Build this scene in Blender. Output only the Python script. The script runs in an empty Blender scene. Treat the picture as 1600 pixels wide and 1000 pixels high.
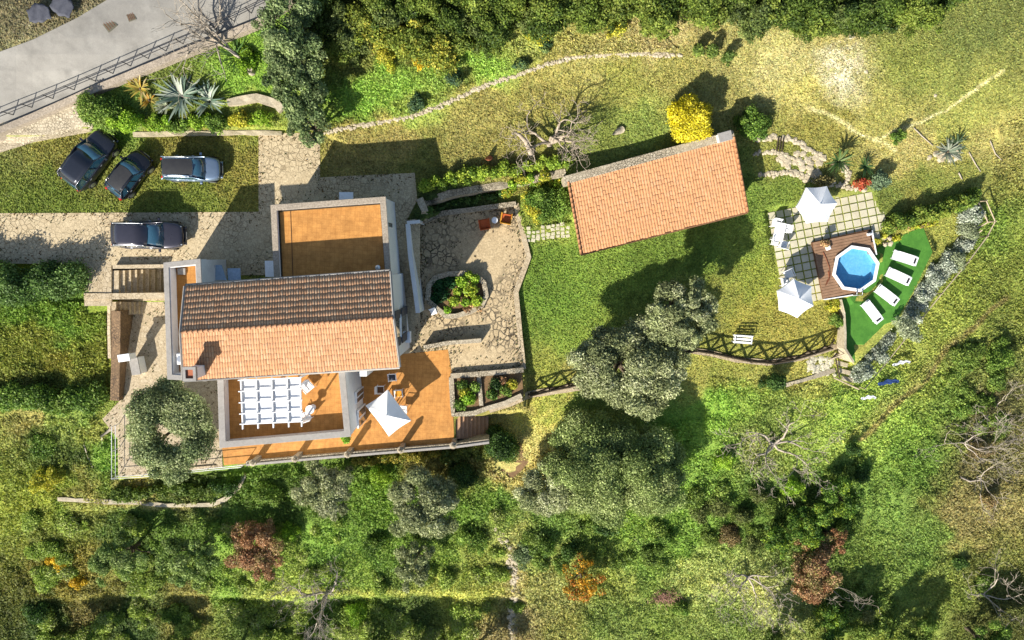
import bpy, math, random
import numpy as np
from mathutils import Vector, Matrix
R = math.radians
SC = bpy.context.scene
COL = SC.collection
random.seed(7)
RNG = np.random.default_rng(11)

# ------------------------------------------------------------------ camera
F = 1010.0            # focal length in pixels of a 1600 px wide frame
CZ = 45.0             # height above the parking level
TILT = R(5.65)
cam = bpy.data.cameras.new('camera'); camo = bpy.data.objects.new('camera', cam); COL.objects.link(camo)
cam.sensor_width = 36; cam.lens = F * 36 / 1600; cam.clip_start = .5; cam.clip_end = 2000
camo.location = (0, 0, CZ); camo.rotation_euler = (-TILT, 0, 0)
SC.camera = camo
# ------------------------------------------------------------------ sky and sun
EL = R(31.5); AZ = (-.56, -.828)
w = bpy.data.worlds.new('World'); SC.world = w; w.use_nodes = True
nt = w.node_tree; bg = nt.nodes['Background']
sky = nt.nodes.new('ShaderNodeTexSky'); sky.sky_type = 'NISHITA'; sky.sun_disc = False
sky.sun_elevation = EL; sky.sun_rotation = math.atan2(AZ[0], AZ[1]) % (2 * math.pi)
nt.links.new(sky.outputs[0], bg.inputs[0]); bg.inputs[1].default_value = .09
sl = bpy.data.lights.new('sun', 'SUN'); sl.energy = 5.0; sl.angle = R(.5); sl.color = (1, .945, .85)
so = bpy.data.objects.new('sun', sl); COL.objects.link(so)
sd = Vector((AZ[0] * math.cos(EL), AZ[1] * math.cos(EL), math.sin(EL)))
so.rotation_euler = sd.to_track_quat('Z', 'Y').to_euler(); so.location = (-20, -30, 40)
SC.view_settings.view_transform = 'Standard'; SC.view_settings.look = 'None'
SC.view_settings.exposure = 1.06; SC.view_settings.gamma = 1
SC.cycles.max_bounces = 6; SC.cycles.transparent_max_bounces = 8

# ------------------------------------------------------------------ projection helpers
_s, _c = math.sin(TILT), math.cos(TILT)
def up(px, py, z=0.0):
    """pixel of the photograph at a known height -> point in the world (metres)"""
    u = (px - 800) / F; v = (500 - py) / F
    t = (z - CZ) / (-_s * v - _c)
    return (u * t, (_c * v - _s) * t, z)
def proj(x, y, z):
    dz = z - CZ
    f = -_s * y - _c * dz; v = (_c * y - _s * dz) / f
    return 800 + F * x / f, 500 - F * v
def upn(px, py, z):
    u = (px - 800) / F; v = (500 - py) / F
    t = (z - CZ) / (-_s * v - _c)
    return u * t, (_c * v - _s) * t
def lin(c):
    c = c / 255.0
    return c / 12.92 if c <= .04045 else ((c + .055) / 1.055) ** 2.4
LF = 1.6
def A(r, g, b):       # a colour as it shows in full sun -> base colour of the thing
    return tuple(min(.82, lin(q) / LF) for q in (r, g, b))

def h2(ix, iy, seed):
    n = (ix.astype(np.int64) * 374761393 + iy.astype(np.int64) * 668265263 + seed * 1442695041) & 0xffffffff
    n = ((n ^ (n >> 13)) * 1274126177) & 0xffffffff
    return ((n ^ (n >> 16)) & 0xffff) / 65535.0
def vnoise(x, y, sc, seed=0):
    x = np.asarray(x, float) / sc; y = np.asarray(y, float) / sc
    ix = np.floor(x); iy = np.floor(y); fx = x - ix; fy = y - iy
    fx = fx * fx * (3 - 2 * fx); fy = fy * fy * (3 - 2 * fy)
    a = h2(ix, iy, seed); b = h2(ix + 1, iy, seed); c = h2(ix, iy + 1, seed); d = h2(ix + 1, iy + 1, seed)
    return (a * (1 - fx) + b * fx) * (1 - fy) + (c * (1 - fx) + d * fx) * fy
def inpoly(px, py, poly):
    px = np.asarray(px, float); py = np.asarray(py, float)
    r = np.zeros(px.shape, bool); n = len(poly)
    for i in range(n):
        x0, y0 = poly[i]; x1, y1 = poly[(i + 1) % n]
        if y0 == y1: continue
        c = ((y0 > py) != (y1 > py)) & (px < (x1 - x0) * (py - y0) / (y1 - y0) + x0)
        r ^= c
    return r
def segdist(px, py, pts, closed=False):
    d = np.full(np.shape(px), 1e9); n = len(pts)
    for i in range(n if closed else n - 1):
        x0, y0 = pts[i]; x1, y1 = pts[(i + 1) % n]
        dx, dy = x1 - x0, y1 - y0; L = dx * dx + dy * dy + 1e-9
        t = np.clip(((px - x0) * dx + (py - y0) * dy) / L, 0, 1)
        d = np.minimum(d, np.hypot(px - x0 - t * dx, py - y0 - t * dy))
    return d

# ------------------------------------------------------------------ lie of the land, in photograph pixels
HP = [(-60,60,3),(100,60,3),(250,60,3),(400,0,3.4),(500,-80,3.6),(60,180,1.2),(200,150,1.4),(330,130,1.3),(420,150,.8),(440,60,2.2),
 (100,260,0),(300,260,0),(450,260,0),(600,240,.1),(760,230,.1),(900,200,.1),(1050,190,0),(560,140,1.2),(650,80,2.6),(600,0,4),(800,60,2.6),(800,-20,4),
 (800,150,.6),(1000,50,2.0),(1000,-40,3.4),(1000,130,.5),(1200,60,1.3),(1200,-40,2.4),(1200,150,0),(1350,100,.2),(1350,-20,1.2),(1500,60,-.6),(1500,180,-1.8),(1400,200,-1),(1650,100,-2),
 (1230,190,-.8),(1240,270,-2.1),(1300,240,-1.6),(1400,290,-2.4),(1500,270,-3.4),(1600,300,-5),(900,250,0),(1180,260,-1.8),
 (850,330,-2.1),(850,430,-2.2),(950,450,-2.2),(870,560,-2.4),(1100,380,-2.2),(1150,300,-2.1),(1150,470,-2.4),(1230,520,-2.7),(1000,540,-2.6),
 (1450,420,-3.6),(1540,430,-5.6),(1600,500,-7),(1480,540,-5.8),(1400,620,-5.6),(1330,620,-4.6),(1250,600,-3.8),(1120,600,-3.4),(1000,640,-3.8),(880,640,-3.2),
 (830,700,-4),(1000,750,-5),(1200,740,-5.6),(1400,740,-7),(1550,700,-8),(1500,900,-9.5),(1300,880,-8),(1100,900,-7.2),(900,880,-6.6),(780,760,-4.6),(800,960,-7.4),
 (650,760,-4.6),(500,760,-4.4),(350,770,-4.2),(200,770,-4.2),(60,760,-4.2),(650,880,-6.4),(450,880,-6.2),(250,880,-6.2),(60,900,-6.6),(500,1000,-8),(200,1020,-8),(1100,1040,-9),(1500,1040,-11),
 (100,680,-3),(100,560,-1.8),(100,450,-.7),(-80,500,-1.2),(-80,350,0),(160,620,-2.3),(700,1080,-9.5)]
PADS = [  # (polygon, height, blend px)
 ([(-300,214),(60,222),(130,208),(215,207),(500,205),(560,250),(700,262),(660,312),(650,346),(600,450),(262,450),(262,408),(130,408),(-300,408)], 0, 10),
 ([(652,350),(690,333),(806,319),(826,400),(806,455),(818,590),(820,640),(712,652),(712,696),(382,724),(345,732),(187,746),(187,471),(262,471),(400,560),(640,560),(650,490)], -2, 3),
 ([(172,412),(262,412),(262,470),(172,470)], -1.7, 2),
 ([(606,374),(650,374),(654,490),(650,548),(606,548)], -2.1, 3),
 ([(664,318),(800,290),(880,276),(892,345),(822,352),(808,316),(690,331)], -1.9, 5),
 ([(1196,330),(1362,298),(1382,362),(1368,385),(1345,458),(1288,468),(1222,474)], -2.5, 5),
 ([(1368,385),(1443,352),(1460,395),(1402,500),(1336,568),(1320,550),(1322,470),(1345,458)], -3.4, 3),
 ([(1337+40*math.cos(k*math.pi/6),420+40*math.sin(k*math.pi/6)) for k in range(12)], -3.6, 2),
]
def H(px, py):
    px = np.asarray(px, float); py = np.asarray(py, float)
    num = np.zeros(px.shape); den = np.zeros(px.shape)
    for x, y, z in HP:
        w_ = np.exp(-((px - x) ** 2 + (py - y) ** 2) / (2 * 62.0 ** 2)) + 1e-6 / (1 + ((px - x) ** 2 + (py - y) ** 2) / 4e4)
        num += w_ * z; den += w_
    z = num / den
    s = np.clip((py - 928 - 4*np.sin(px/60.0))/9.0, 0, 1); z = z - .8*s*s*(3-2*s)*np.clip((830-px)/40, 0, 1)*np.clip((px-50)/60, 0, 1)
    s = np.clip((py - 792)/7.0, 0, 1); z = z - .5*s*np.clip(1-(py-800)/120, 0, 1)*np.clip((380-px)/30, 0, 1)*np.clip((px-80)/40, 0, 1)
    for poly, pz, bl in PADS:
        x0 = min(p[0] for p in poly) - 20; x1 = max(p[0] for p in poly) + 20
        ins = inpoly(px, py, poly); d = segdist(px, py, poly, True)
        t = np.where(ins, 1.0, np.clip(1 - d / bl, 0, 1)); t = t * t * (3 - 2 * t)
        z = z * (1 - t) + pz * t
    return z
def Hs(px, py): return float(H(np.array([px]), np.array([py]))[0])
def G(px, py, dz=0.0):
    return up(px, py, Hs(px, py) + dz)
def zg(x, y, z=-2.0):
    for _ in range(4): z = Hs(*proj(x, y, z))
    return z

# ------------------------------------------------------------------ colour of the ground, in photograph pixels
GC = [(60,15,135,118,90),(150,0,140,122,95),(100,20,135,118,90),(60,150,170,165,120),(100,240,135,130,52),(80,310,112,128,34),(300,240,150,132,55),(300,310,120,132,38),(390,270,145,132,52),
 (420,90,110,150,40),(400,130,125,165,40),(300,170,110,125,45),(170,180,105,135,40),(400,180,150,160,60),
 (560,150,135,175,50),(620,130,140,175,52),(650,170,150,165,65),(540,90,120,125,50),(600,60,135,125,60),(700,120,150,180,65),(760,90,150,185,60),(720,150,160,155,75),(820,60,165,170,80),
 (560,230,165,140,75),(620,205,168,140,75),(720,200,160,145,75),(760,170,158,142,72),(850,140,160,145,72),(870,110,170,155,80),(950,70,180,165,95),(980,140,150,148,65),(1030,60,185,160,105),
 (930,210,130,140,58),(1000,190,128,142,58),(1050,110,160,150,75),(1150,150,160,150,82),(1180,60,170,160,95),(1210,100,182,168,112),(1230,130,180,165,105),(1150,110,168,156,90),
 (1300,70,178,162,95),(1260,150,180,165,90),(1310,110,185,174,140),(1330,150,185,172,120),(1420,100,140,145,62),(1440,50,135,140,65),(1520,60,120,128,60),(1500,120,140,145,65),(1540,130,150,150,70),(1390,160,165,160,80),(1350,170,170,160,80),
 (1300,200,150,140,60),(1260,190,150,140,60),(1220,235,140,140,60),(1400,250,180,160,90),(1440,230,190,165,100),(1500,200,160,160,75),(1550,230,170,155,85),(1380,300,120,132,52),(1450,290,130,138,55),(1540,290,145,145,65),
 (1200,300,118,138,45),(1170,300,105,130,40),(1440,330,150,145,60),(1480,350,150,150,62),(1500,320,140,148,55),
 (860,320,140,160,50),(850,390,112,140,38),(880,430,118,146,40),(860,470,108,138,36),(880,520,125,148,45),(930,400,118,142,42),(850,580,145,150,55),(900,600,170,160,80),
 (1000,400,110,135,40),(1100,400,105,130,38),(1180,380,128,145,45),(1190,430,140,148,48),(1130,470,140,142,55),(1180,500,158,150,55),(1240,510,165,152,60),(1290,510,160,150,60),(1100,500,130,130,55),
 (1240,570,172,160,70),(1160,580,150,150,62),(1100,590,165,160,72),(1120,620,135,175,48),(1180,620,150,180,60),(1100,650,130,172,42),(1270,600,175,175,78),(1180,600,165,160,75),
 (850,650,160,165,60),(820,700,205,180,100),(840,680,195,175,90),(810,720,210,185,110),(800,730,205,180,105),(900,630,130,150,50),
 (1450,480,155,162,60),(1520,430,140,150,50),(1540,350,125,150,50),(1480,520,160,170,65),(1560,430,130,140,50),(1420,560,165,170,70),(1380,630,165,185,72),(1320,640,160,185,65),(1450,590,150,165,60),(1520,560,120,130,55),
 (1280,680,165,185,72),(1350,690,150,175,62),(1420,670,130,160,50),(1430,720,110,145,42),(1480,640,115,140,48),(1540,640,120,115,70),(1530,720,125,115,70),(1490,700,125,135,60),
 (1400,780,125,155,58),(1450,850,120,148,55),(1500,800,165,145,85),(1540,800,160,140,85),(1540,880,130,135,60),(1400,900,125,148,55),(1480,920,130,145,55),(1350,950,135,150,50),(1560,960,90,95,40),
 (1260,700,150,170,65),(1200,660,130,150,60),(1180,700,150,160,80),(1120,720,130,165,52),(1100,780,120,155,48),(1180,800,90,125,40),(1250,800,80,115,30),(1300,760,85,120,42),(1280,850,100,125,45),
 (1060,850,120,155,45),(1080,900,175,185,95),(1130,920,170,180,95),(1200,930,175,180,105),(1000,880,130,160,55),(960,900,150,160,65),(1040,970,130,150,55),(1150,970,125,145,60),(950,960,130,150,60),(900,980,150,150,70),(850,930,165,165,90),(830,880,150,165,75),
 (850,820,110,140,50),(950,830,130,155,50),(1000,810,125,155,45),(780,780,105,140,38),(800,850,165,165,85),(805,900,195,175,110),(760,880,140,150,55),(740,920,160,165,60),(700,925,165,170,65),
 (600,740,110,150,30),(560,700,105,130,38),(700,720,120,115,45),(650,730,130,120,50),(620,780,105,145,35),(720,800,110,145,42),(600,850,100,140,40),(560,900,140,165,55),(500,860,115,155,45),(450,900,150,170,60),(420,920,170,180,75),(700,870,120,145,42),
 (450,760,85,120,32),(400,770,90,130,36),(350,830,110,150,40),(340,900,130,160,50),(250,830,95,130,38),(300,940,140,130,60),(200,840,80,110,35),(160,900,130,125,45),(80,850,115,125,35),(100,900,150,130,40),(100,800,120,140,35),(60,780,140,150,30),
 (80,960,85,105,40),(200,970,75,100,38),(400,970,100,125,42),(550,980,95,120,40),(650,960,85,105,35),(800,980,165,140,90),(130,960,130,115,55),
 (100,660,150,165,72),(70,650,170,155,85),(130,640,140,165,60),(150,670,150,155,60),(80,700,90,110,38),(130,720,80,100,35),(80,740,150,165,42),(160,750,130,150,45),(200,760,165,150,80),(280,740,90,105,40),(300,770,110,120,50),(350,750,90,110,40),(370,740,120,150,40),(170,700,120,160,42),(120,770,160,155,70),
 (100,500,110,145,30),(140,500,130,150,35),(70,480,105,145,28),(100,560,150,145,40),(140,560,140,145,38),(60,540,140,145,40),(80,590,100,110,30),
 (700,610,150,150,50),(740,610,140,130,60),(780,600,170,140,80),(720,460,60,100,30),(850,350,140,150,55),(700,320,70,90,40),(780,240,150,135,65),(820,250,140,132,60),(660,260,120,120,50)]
_gc = np.array(GC, float)
_lin = lambda c: np.where(c <= .04045, c / 12.92, ((c + .055) / 1.055) ** 2.4)
_gl = _lin(_gc[:, 2:] / 255.0) / LF
GREEN_K = 1.42
PATHS = [([(1262,168),(1290,178),(1330,202),(1365,216),(1400,232)],3.2,(240,226,180),.9),([(1368,214),(1400,206),(1440,190),(1480,170),(1530,138),(1570,110)],2.4,(236,220,170),.8),
 ([(1150,100),(1210,130),(1262,168)],10,(190,178,118),.25),([(1342,688),(1380,650),(1420,612),(1450,590),(1480,545),(1530,500),(1570,465)],5,(160,130,80),.85),([(1330,680),(1420,605),(1500,520)],9,(175,160,90),.4),
 ([(812,690),(832,680),(830,700),(815,725),(800,738),(770,738)],10,(190,172,105),.7),([(860,640),(835,660),(830,690)],8,(190,180,90),.6),([(420,926),(560,925),(700,928),(785,922)],6,(190,190,80),.8),
 ([(150,785),(250,792),(350,790)],4,(190,175,110),.6),([(800,850),(806,900),(800,1000)],5,(215,195,150),.7),([(1060,905),(1180,925),(1250,930)],8,(200,200,110),.5),([(1190,128),(1260,170),(1380,230),(1440,240)],10,(180,162,90),.3)]
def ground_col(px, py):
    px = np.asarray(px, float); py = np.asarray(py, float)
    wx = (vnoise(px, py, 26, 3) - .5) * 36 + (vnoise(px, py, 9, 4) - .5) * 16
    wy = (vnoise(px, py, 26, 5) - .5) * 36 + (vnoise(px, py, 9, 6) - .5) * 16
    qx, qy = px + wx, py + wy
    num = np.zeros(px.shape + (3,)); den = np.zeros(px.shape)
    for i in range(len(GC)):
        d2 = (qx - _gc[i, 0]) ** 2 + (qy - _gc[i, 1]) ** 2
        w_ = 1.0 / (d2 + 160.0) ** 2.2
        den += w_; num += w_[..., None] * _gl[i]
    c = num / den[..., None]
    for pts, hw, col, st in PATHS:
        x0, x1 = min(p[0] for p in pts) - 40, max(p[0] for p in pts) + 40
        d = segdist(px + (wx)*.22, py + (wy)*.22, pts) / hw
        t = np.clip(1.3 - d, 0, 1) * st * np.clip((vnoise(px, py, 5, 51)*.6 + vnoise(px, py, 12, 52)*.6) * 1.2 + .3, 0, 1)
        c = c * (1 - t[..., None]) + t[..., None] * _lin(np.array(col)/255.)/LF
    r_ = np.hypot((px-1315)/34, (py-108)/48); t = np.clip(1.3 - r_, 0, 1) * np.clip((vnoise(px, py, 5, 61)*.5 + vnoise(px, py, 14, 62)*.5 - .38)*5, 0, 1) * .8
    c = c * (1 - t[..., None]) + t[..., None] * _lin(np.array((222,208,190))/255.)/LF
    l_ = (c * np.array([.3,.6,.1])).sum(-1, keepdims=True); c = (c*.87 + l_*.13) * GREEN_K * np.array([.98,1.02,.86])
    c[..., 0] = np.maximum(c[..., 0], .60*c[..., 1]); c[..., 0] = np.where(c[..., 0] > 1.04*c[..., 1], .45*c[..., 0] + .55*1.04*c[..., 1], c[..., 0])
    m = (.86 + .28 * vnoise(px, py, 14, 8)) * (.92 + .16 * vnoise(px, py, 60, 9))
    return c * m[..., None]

# ------------------------------------------------------------------ materials
MATS = {}
def newmat(name):
    m = bpy.data.materials.new(name); m.use_nodes = True; MATS[name] = m
    return m, m.node_tree, m.node_tree.nodes['Principled BSDF']
def node(nt, t, **kw):
    n = nt.nodes.new(t)
    for k, v in kw.items():
        if k in n.inputs.keys(): n.inputs[k].default_value = v
        else: setattr(n, k, v)
    return n
def mixc(nt, fac, a, b, mode='MIX'):
    n = nt.nodes.new('ShaderNodeMix'); n.data_type = 'RGBA'; n.blend_type = mode
    for sock, val in ((n.inputs[0], fac), (n.inputs[6], a), (n.inputs[7], b)):
        if hasattr(val, 'is_linked') or hasattr(val, 'links'): nt.links.new(val, sock)
        elif isinstance(val, (int, float)): sock.default_value = val
        else: sock.default_value = (*val, 1)
    return n.outputs[2]
def ramp(nt, src, a, b):
    n = nt.nodes.new('ShaderNodeMapRange'); n.inputs[1].default_value = a; n.inputs[2].default_value = b
    nt.links.new(src, n.inputs[0]); return n.outputs[0]
def bumpn(nt, b, src, strength, dist=.02):
    n = nt.nodes.new('ShaderNodeBump'); n.inputs['Strength'].default_value = strength; n.inputs['Distance'].default_value = dist
    nt.links.new(src, n.inputs['Height']); nt.links.new(n.outputs[0], b.inputs['Normal'])
def coords(nt, out='Object'): return nt.nodes.new('ShaderNodeTexCoord').outputs[out]
def noise(nt, sc, detail=4, rough=.6, vec=None):
    n = nt.nodes.new('ShaderNodeTexNoise'); n.inputs['Scale'].default_value = sc
    n.inputs['Detail'].default_value = detail; n.inputs['Roughness'].default_value = rough
    nt.links.new(vec if vec is not None else coords(nt), n.inputs['Vector']); return n.outputs['Fac']
def mat(name, c1, c2=None, sc=4.0, rough=.8, bump=.3, metallic=0, stain=0, fine=30, lo=.35, hi=.65, spec=.3, coat=0):
    m, nt, b = newmat(name); c2 = c2 or tuple(q * .7 for q in c1)
    v = coords(nt)
    f = ramp(nt, noise(nt, sc, 5, .65, v), lo, hi)
    col = mixc(nt, f, c1, c2)
    g = ramp(nt, noise(nt, fine, 3, .7, v), .3, .7)
    col = mixc(nt, .35, col, mixc(nt, g, tuple(q * .6 for q in c1), tuple(min(.9, q * 1.25) for q in c1)))
    if stain:
        s = ramp(nt, noise(nt, .9, 6, .7, v), .5, .72)
        n = nt.nodes.new('ShaderNodeMath'); n.operation = 'MULTIPLY'; nt.links.new(s, n.inputs[0]); n.inputs[1].default_value = stain
        col = mixc(nt, n.outputs[0], col, tuple(q * .35 for q in c1))
    nt.links.new(col, b.inputs['Base Color'])
    b.inputs['Roughness'].default_value = rough; b.inputs['Metallic'].default_value = metallic
    b.inputs['Specular IOR Level'].default_value = spec; b.inputs['Coat Weight'].default_value = coat
    if bump: bumpn(nt, b, g, bump)
    return m
def gridded(m, s=.3):       # floor tile joints
    nt = m.node_tree; b = nt.nodes['Principled BSDF']; src = b.inputs['Base Color'].links[0].from_socket
    k = nt.nodes.new('ShaderNodeTexBrick'); k.offset = 0; k.inputs['Scale'].default_value = 1; k.inputs['Brick Width'].default_value = s; k.inputs['Row Height'].default_value = s; k.inputs['Mortar Size'].default_value = .012
    k.inputs['Color1'].default_value = (1.03,1.03,1.03,1); k.inputs['Color2'].default_value = (.95,.95,.95,1); k.inputs['Mortar'].default_value = (.80,.78,.76,1)
    mp = nt.nodes.new('ShaderNodeMapping'); mp.inputs['Rotation'].default_value = (0,0,.07); nt.links.new(coords(nt), mp.inputs[0]); nt.links.new(mp.outputs[0], k.inputs['Vector'])
    v = ramp(nt, noise(nt, 1.3, 6, .75), .35, .7); st = mixc(nt, v, (1.08,1.06,1.04), (.72,.70,.70))
    nt.links.new(mixc(nt, 1.0, mixc(nt, 1.0, src, k.outputs['Color'], 'MULTIPLY'), st, 'MULTIPLY'), b.inputs['Base Color'])
def paving(name, c1, c2, joint, sc=2.2, jw=.05, bump=.6, wear=(.4,.58,.8)):
    m, nt, b = newmat(name); v = coords(nt)
    wn = nt.nodes.new('ShaderNodeTexNoise'); wn.inputs['Scale'].default_value = 1.5; nt.links.new(v, wn.inputs['Vector'])
    vm = nt.nodes.new('ShaderNodeVectorMath'); vm.operation = 'MULTIPLY_ADD'; nt.links.new(wn.outputs['Color'], vm.inputs[0])
    vm.inputs[1].default_value = (.35,) * 3; nt.links.new(v, vm.inputs[2])
    vo = nt.nodes.new('ShaderNodeTexVoronoi'); vo.feature = 'DISTANCE_TO_EDGE'; vo.inputs['Scale'].default_value = sc; nt.links.new(vm.outputs[0], vo.inputs['Vector'])
    vc = nt.nodes.new('ShaderNodeTexVoronoi'); vc.inputs['Scale'].default_value = sc; nt.links.new(vm.outputs[0], vc.inputs['Vector'])
    sp = nt.nodes.new('ShaderNodeSeparateColor'); nt.links.new(vc.outputs['Color'], sp.inputs[0])
    col = mixc(nt, sp.outputs[0], c1, c2)
    g = ramp(nt, noise(nt, 14, 6, .75, v), .3, .7)
    col = mixc(nt, g, col, tuple(q * .55 for q in c2), 'MIX') if False else mixc(nt, .5, col, mixc(nt, g, tuple(q * .45 for q in c2), tuple(min(.85, q * 1.2) for q in c1)))
    e = ramp(nt, vo.outputs['Distance'], jw * .3, jw)
    big = ramp(nt, noise(nt, .35, 3, .6, v), wear[0], wear[1])     # joints wash out where the stones are worn
    mx = nt.nodes.new('ShaderNodeMath'); mx.operation = 'MAXIMUM'; nt.links.new(e, mx.inputs[0])
    m2 = nt.nodes.new('ShaderNodeMath'); m2.operation = 'MULTIPLY'; nt.links.new(big, m2.inputs[0]); m2.inputs[1].default_value = wear[2]
    nt.links.new(m2.outputs[0], mx.inputs[1])
    col = mixc(nt, mx.outputs[0], joint, col)
    gr = ramp(nt, noise(nt, 9, 5, .85, v), .38, .62); col = mixc(nt, 1.0, col, mixc(nt, gr, (.72,.70,.66), (1.2,1.2,1.2)), 'MULTIPLY')
    nt.links.new(col, b.inputs['Base Color']); b.inputs['Roughness'].default_value = .85
    bumpn(nt, b, mx.outputs[0], bump, .03); return m
def tilemat(name, cols, dark, mossy=.4, pancol=(.2,.1,.06)):
    m, nt, b = newmat(name)
    uv = coords(nt, 'UV'); fl = nt.nodes.new('ShaderNodeVectorMath'); fl.operation = 'FLOOR'; nt.links.new(uv, fl.inputs[0])
    wn = nt.nodes.new('ShaderNodeTexWhiteNoise'); wn.noise_dimensions = '2D'; nt.links.new(fl.outputs[0], wn.inputs['Vector'])
    cr = nt.nodes.new('ShaderNodeValToRGB'); cr.color_ramp.interpolation = 'LINEAR'
    while len(cr.color_ramp.elements) < len(cols): cr.color_ramp.elements.new(.5)
    for i, c in enumerate(cols):
        cr.color_ramp.elements[i].position = i / (len(cols) - 1); cr.color_ramp.elements[i].color = (*c, 1)
    nt.links.new(wn.outputs['Value'], cr.inputs[0])
    fr = nt.nodes.new('ShaderNodeVectorMath'); fr.operation = 'FRACTION'; nt.links.new(uv, fr.inputs[0])
    sx = nt.nodes.new('ShaderNodeSeparateXYZ'); nt.links.new(fr.outputs[0], sx.inputs[0])
    ab = nt.nodes.new('ShaderNodeMath'); ab.operation = 'SUBTRACT'; nt.links.new(sx.outputs[0], ab.inputs[0]); ab.inputs[1].default_value = .5
    a2 = nt.nodes.new('ShaderNodeMath'); a2.operation = 'ABSOLUTE'; nt.links.new(ab.outputs[0], a2.inputs[0])
    pan = ramp(nt, a2.outputs[0], .26, .40)
    s = ramp(nt, noise(nt, 1.1, 7, .75), .48, .75)
    mm = nt.nodes.new('ShaderNodeMath'); mm.operation = 'MULTIPLY'; nt.links.new(s, mm.inputs[0]); mm.inputs[1].default_value = mossy
    col = mixc(nt, mm.outputs[0], cr.outputs[0], dark)
    col = mixc(nt, pan, col, pancol)
    g = ramp(nt, noise(nt, 25, 3, .7), .35, .7)
    col = mixc(nt, .3, col, mixc(nt, g, tuple(q * .5 for q in cols[0]), cols[-1]))
    nt.links.new(col, b.inputs['Base Color']); b.inputs['Roughness'].default_value = .85
    return m
def attrmat(name, rough=.75, trans=.25, fine=0, bump=0):
    m, nt, b = newmat(name)
    at = nt.nodes.new('ShaderNodeAttribute'); at.attribute_name = 'Col'
    col = at.outputs['Color']
    if fine:
        v = coords(nt)
        g = ramp(nt, noise(nt, fine, 4, .75, v), .32, .68)
        mul = mixc(nt, g, (.5, .52, .46), (1.55, 1.5, 1.5))
        col = mixc(nt, 1.0, col, mul, 'MULTIPLY')
        g2 = ramp(nt, noise(nt, fine * .28, 4, .7, v), .35, .65)
        col = mixc(nt, 1.0, col, mixc(nt, g2, (.78, .86, .8), (1.2, 1.1, 1.1)), 'MULTIPLY')
        if bump: bumpn(nt, b, g, bump, .05)
    nt.links.new(col, b.inputs['Base Color']); b.inputs['Roughness'].default_value = rough
    b.inputs['Specular IOR Level'].default_value = .25
    if trans:
        tr = nt.nodes.new('ShaderNodeBsdfTranslucent'); nt.links.new(col, tr.inputs[0])
        mx = nt.nodes.new('ShaderNodeMixShader'); mx.inputs[0].default_value = trans
        nt.links.new(b.outputs[0], mx.inputs[1]); nt.links.new(tr.outputs[0], mx.inputs[2])
        nt.links.new(mx.outputs[0], nt.nodes['Material Output'].inputs[0])
    return m
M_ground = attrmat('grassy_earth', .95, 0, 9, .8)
M_leaf = attrmat('leaves', .6, .28)
M_blade = attrmat('grass_blades', .7, .3)
M_asphalt = mat('asphalt', A(170,166,157), A(142,138,130), sc=.5, fine=30, bump=.3, stain=.4, lo=.38, hi=.62)
M_pave = paving('crazy_paving', A(236,216,176), A(212,190,150), A(166,148,114), 3.0, .08)
M_court = paving('courtyard_paving', A(232,208,164), A(204,180,138), A(96,84,64), 2.3, .12, wear=(.36,.52,.92))
M_stone = paving('rubble_stone', A(226,212,184), A(170,155,128), A(110,98,76), 5.5, .09, .9)
M_brownstone = paving('brown_rubble', A(158,126,88), A(118,92,62), A(70,52,34), 5, .09, .9)
M_dress = paving('pale_flagstone', A(226,208,176), A(200,178,140), A(150,130,98), 3, .04)
M_cotto = mat('terracotta_floor', A(212,152,76), A(200,134,62), sc=2.0, fine=22, bump=.15, stain=.12)
M_cotto2 = mat('pale_terracotta_floor', A(230,166,88), A(218,150,72), sc=2.6, fine=20, bump=.15, stain=.2)
gridded(M_cotto); gridded(M_cotto2)
M_plaster = mat('white_plaster', (.68,.68,.67), (.6,.6,.59), sc=1.3, fine=20, bump=.12, stain=.15)
M_coping = mat('grey_cement_coping', A(186,180,172), A(164,158,150), sc=5, fine=45, bump=.4, stain=.3)
M_copstone = mat('gritty_stone_coping', A(206,190,168), A(150,136,118), sc=9, fine=60, bump=.5, stain=.4, lo=.4, hi=.6)
M_white = mat('white_paint', (.78,.78,.77), (.72,.72,.72), fine=12, bump=.04, rough=.5)
M_fabric = mat('white_canvas', (.78,.78,.77), (.72,.73,.74), sc=2, fine=60, bump=.2, rough=.9, stain=.12)
M_tileN = tilemat('bleached_roof_tiles', [A(222,164,118), A(234,176,128), A(240,190,146), A(246,206,164)], A(170,130,96), .6, A(176,120,82))
M_tileA = tilemat('old_roof_tiles', [A(196,138,92), A(210,150,98), A(210,160,114), A(222,180,136)], A(150,118,92), .7, A(190,134,94))
M_tileB = tilemat('orange_roof_tiles', [A(204,146,98), A(212,152,100), A(220,160,108), A(216,166,122)], A(176,138,104), .7, A(196,134,86))
M_wood = mat('weathered_deck_wood', A(172,136,106), A(140,106,80), sc=2, fine=18, bump=.3)
M_darkwood = mat('dark_stained_wood', A(74,62,44), A(58,46,32), fine=25, bump=.4)
M_bark = mat('bark', A(120,105,85), A(85,72,56), sc=6, fine=30, bump=.8)
M_dead = mat('bleached_dead_wood', A(212,198,178), A(170,156,136), sc=3, fine=25, bump=.5)
M_pole = mat('pale_peeled_wood', A(214,196,166), A(180,160,128), sc=3, fine=22, bump=.4)
M_rail = mat('dark_iron', (.03,.03,.032), (.045,.04,.04), rough=.5, bump=.1)
M_rust = mat('rusty_iron', A(150,88,58), A(110,62,42), bump=.3)
M_metal = mat('galvanised_metal', (.5,.52,.54), (.4,.42,.44), rough=.35, metallic=.8, bump=.05)
M_black = mat('black_plastic', (.02,.02,.022), (.03,.03,.03), rough=.5, bump=.05)
M_rubber = mat('tyre_rubber', (.018,.018,.018), (.03,.03,.03), rough=.9, bump=.2)
M_orange = mat('orange_cushion', A(226,112,58), A(210,98,50), bump=.1)
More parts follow.
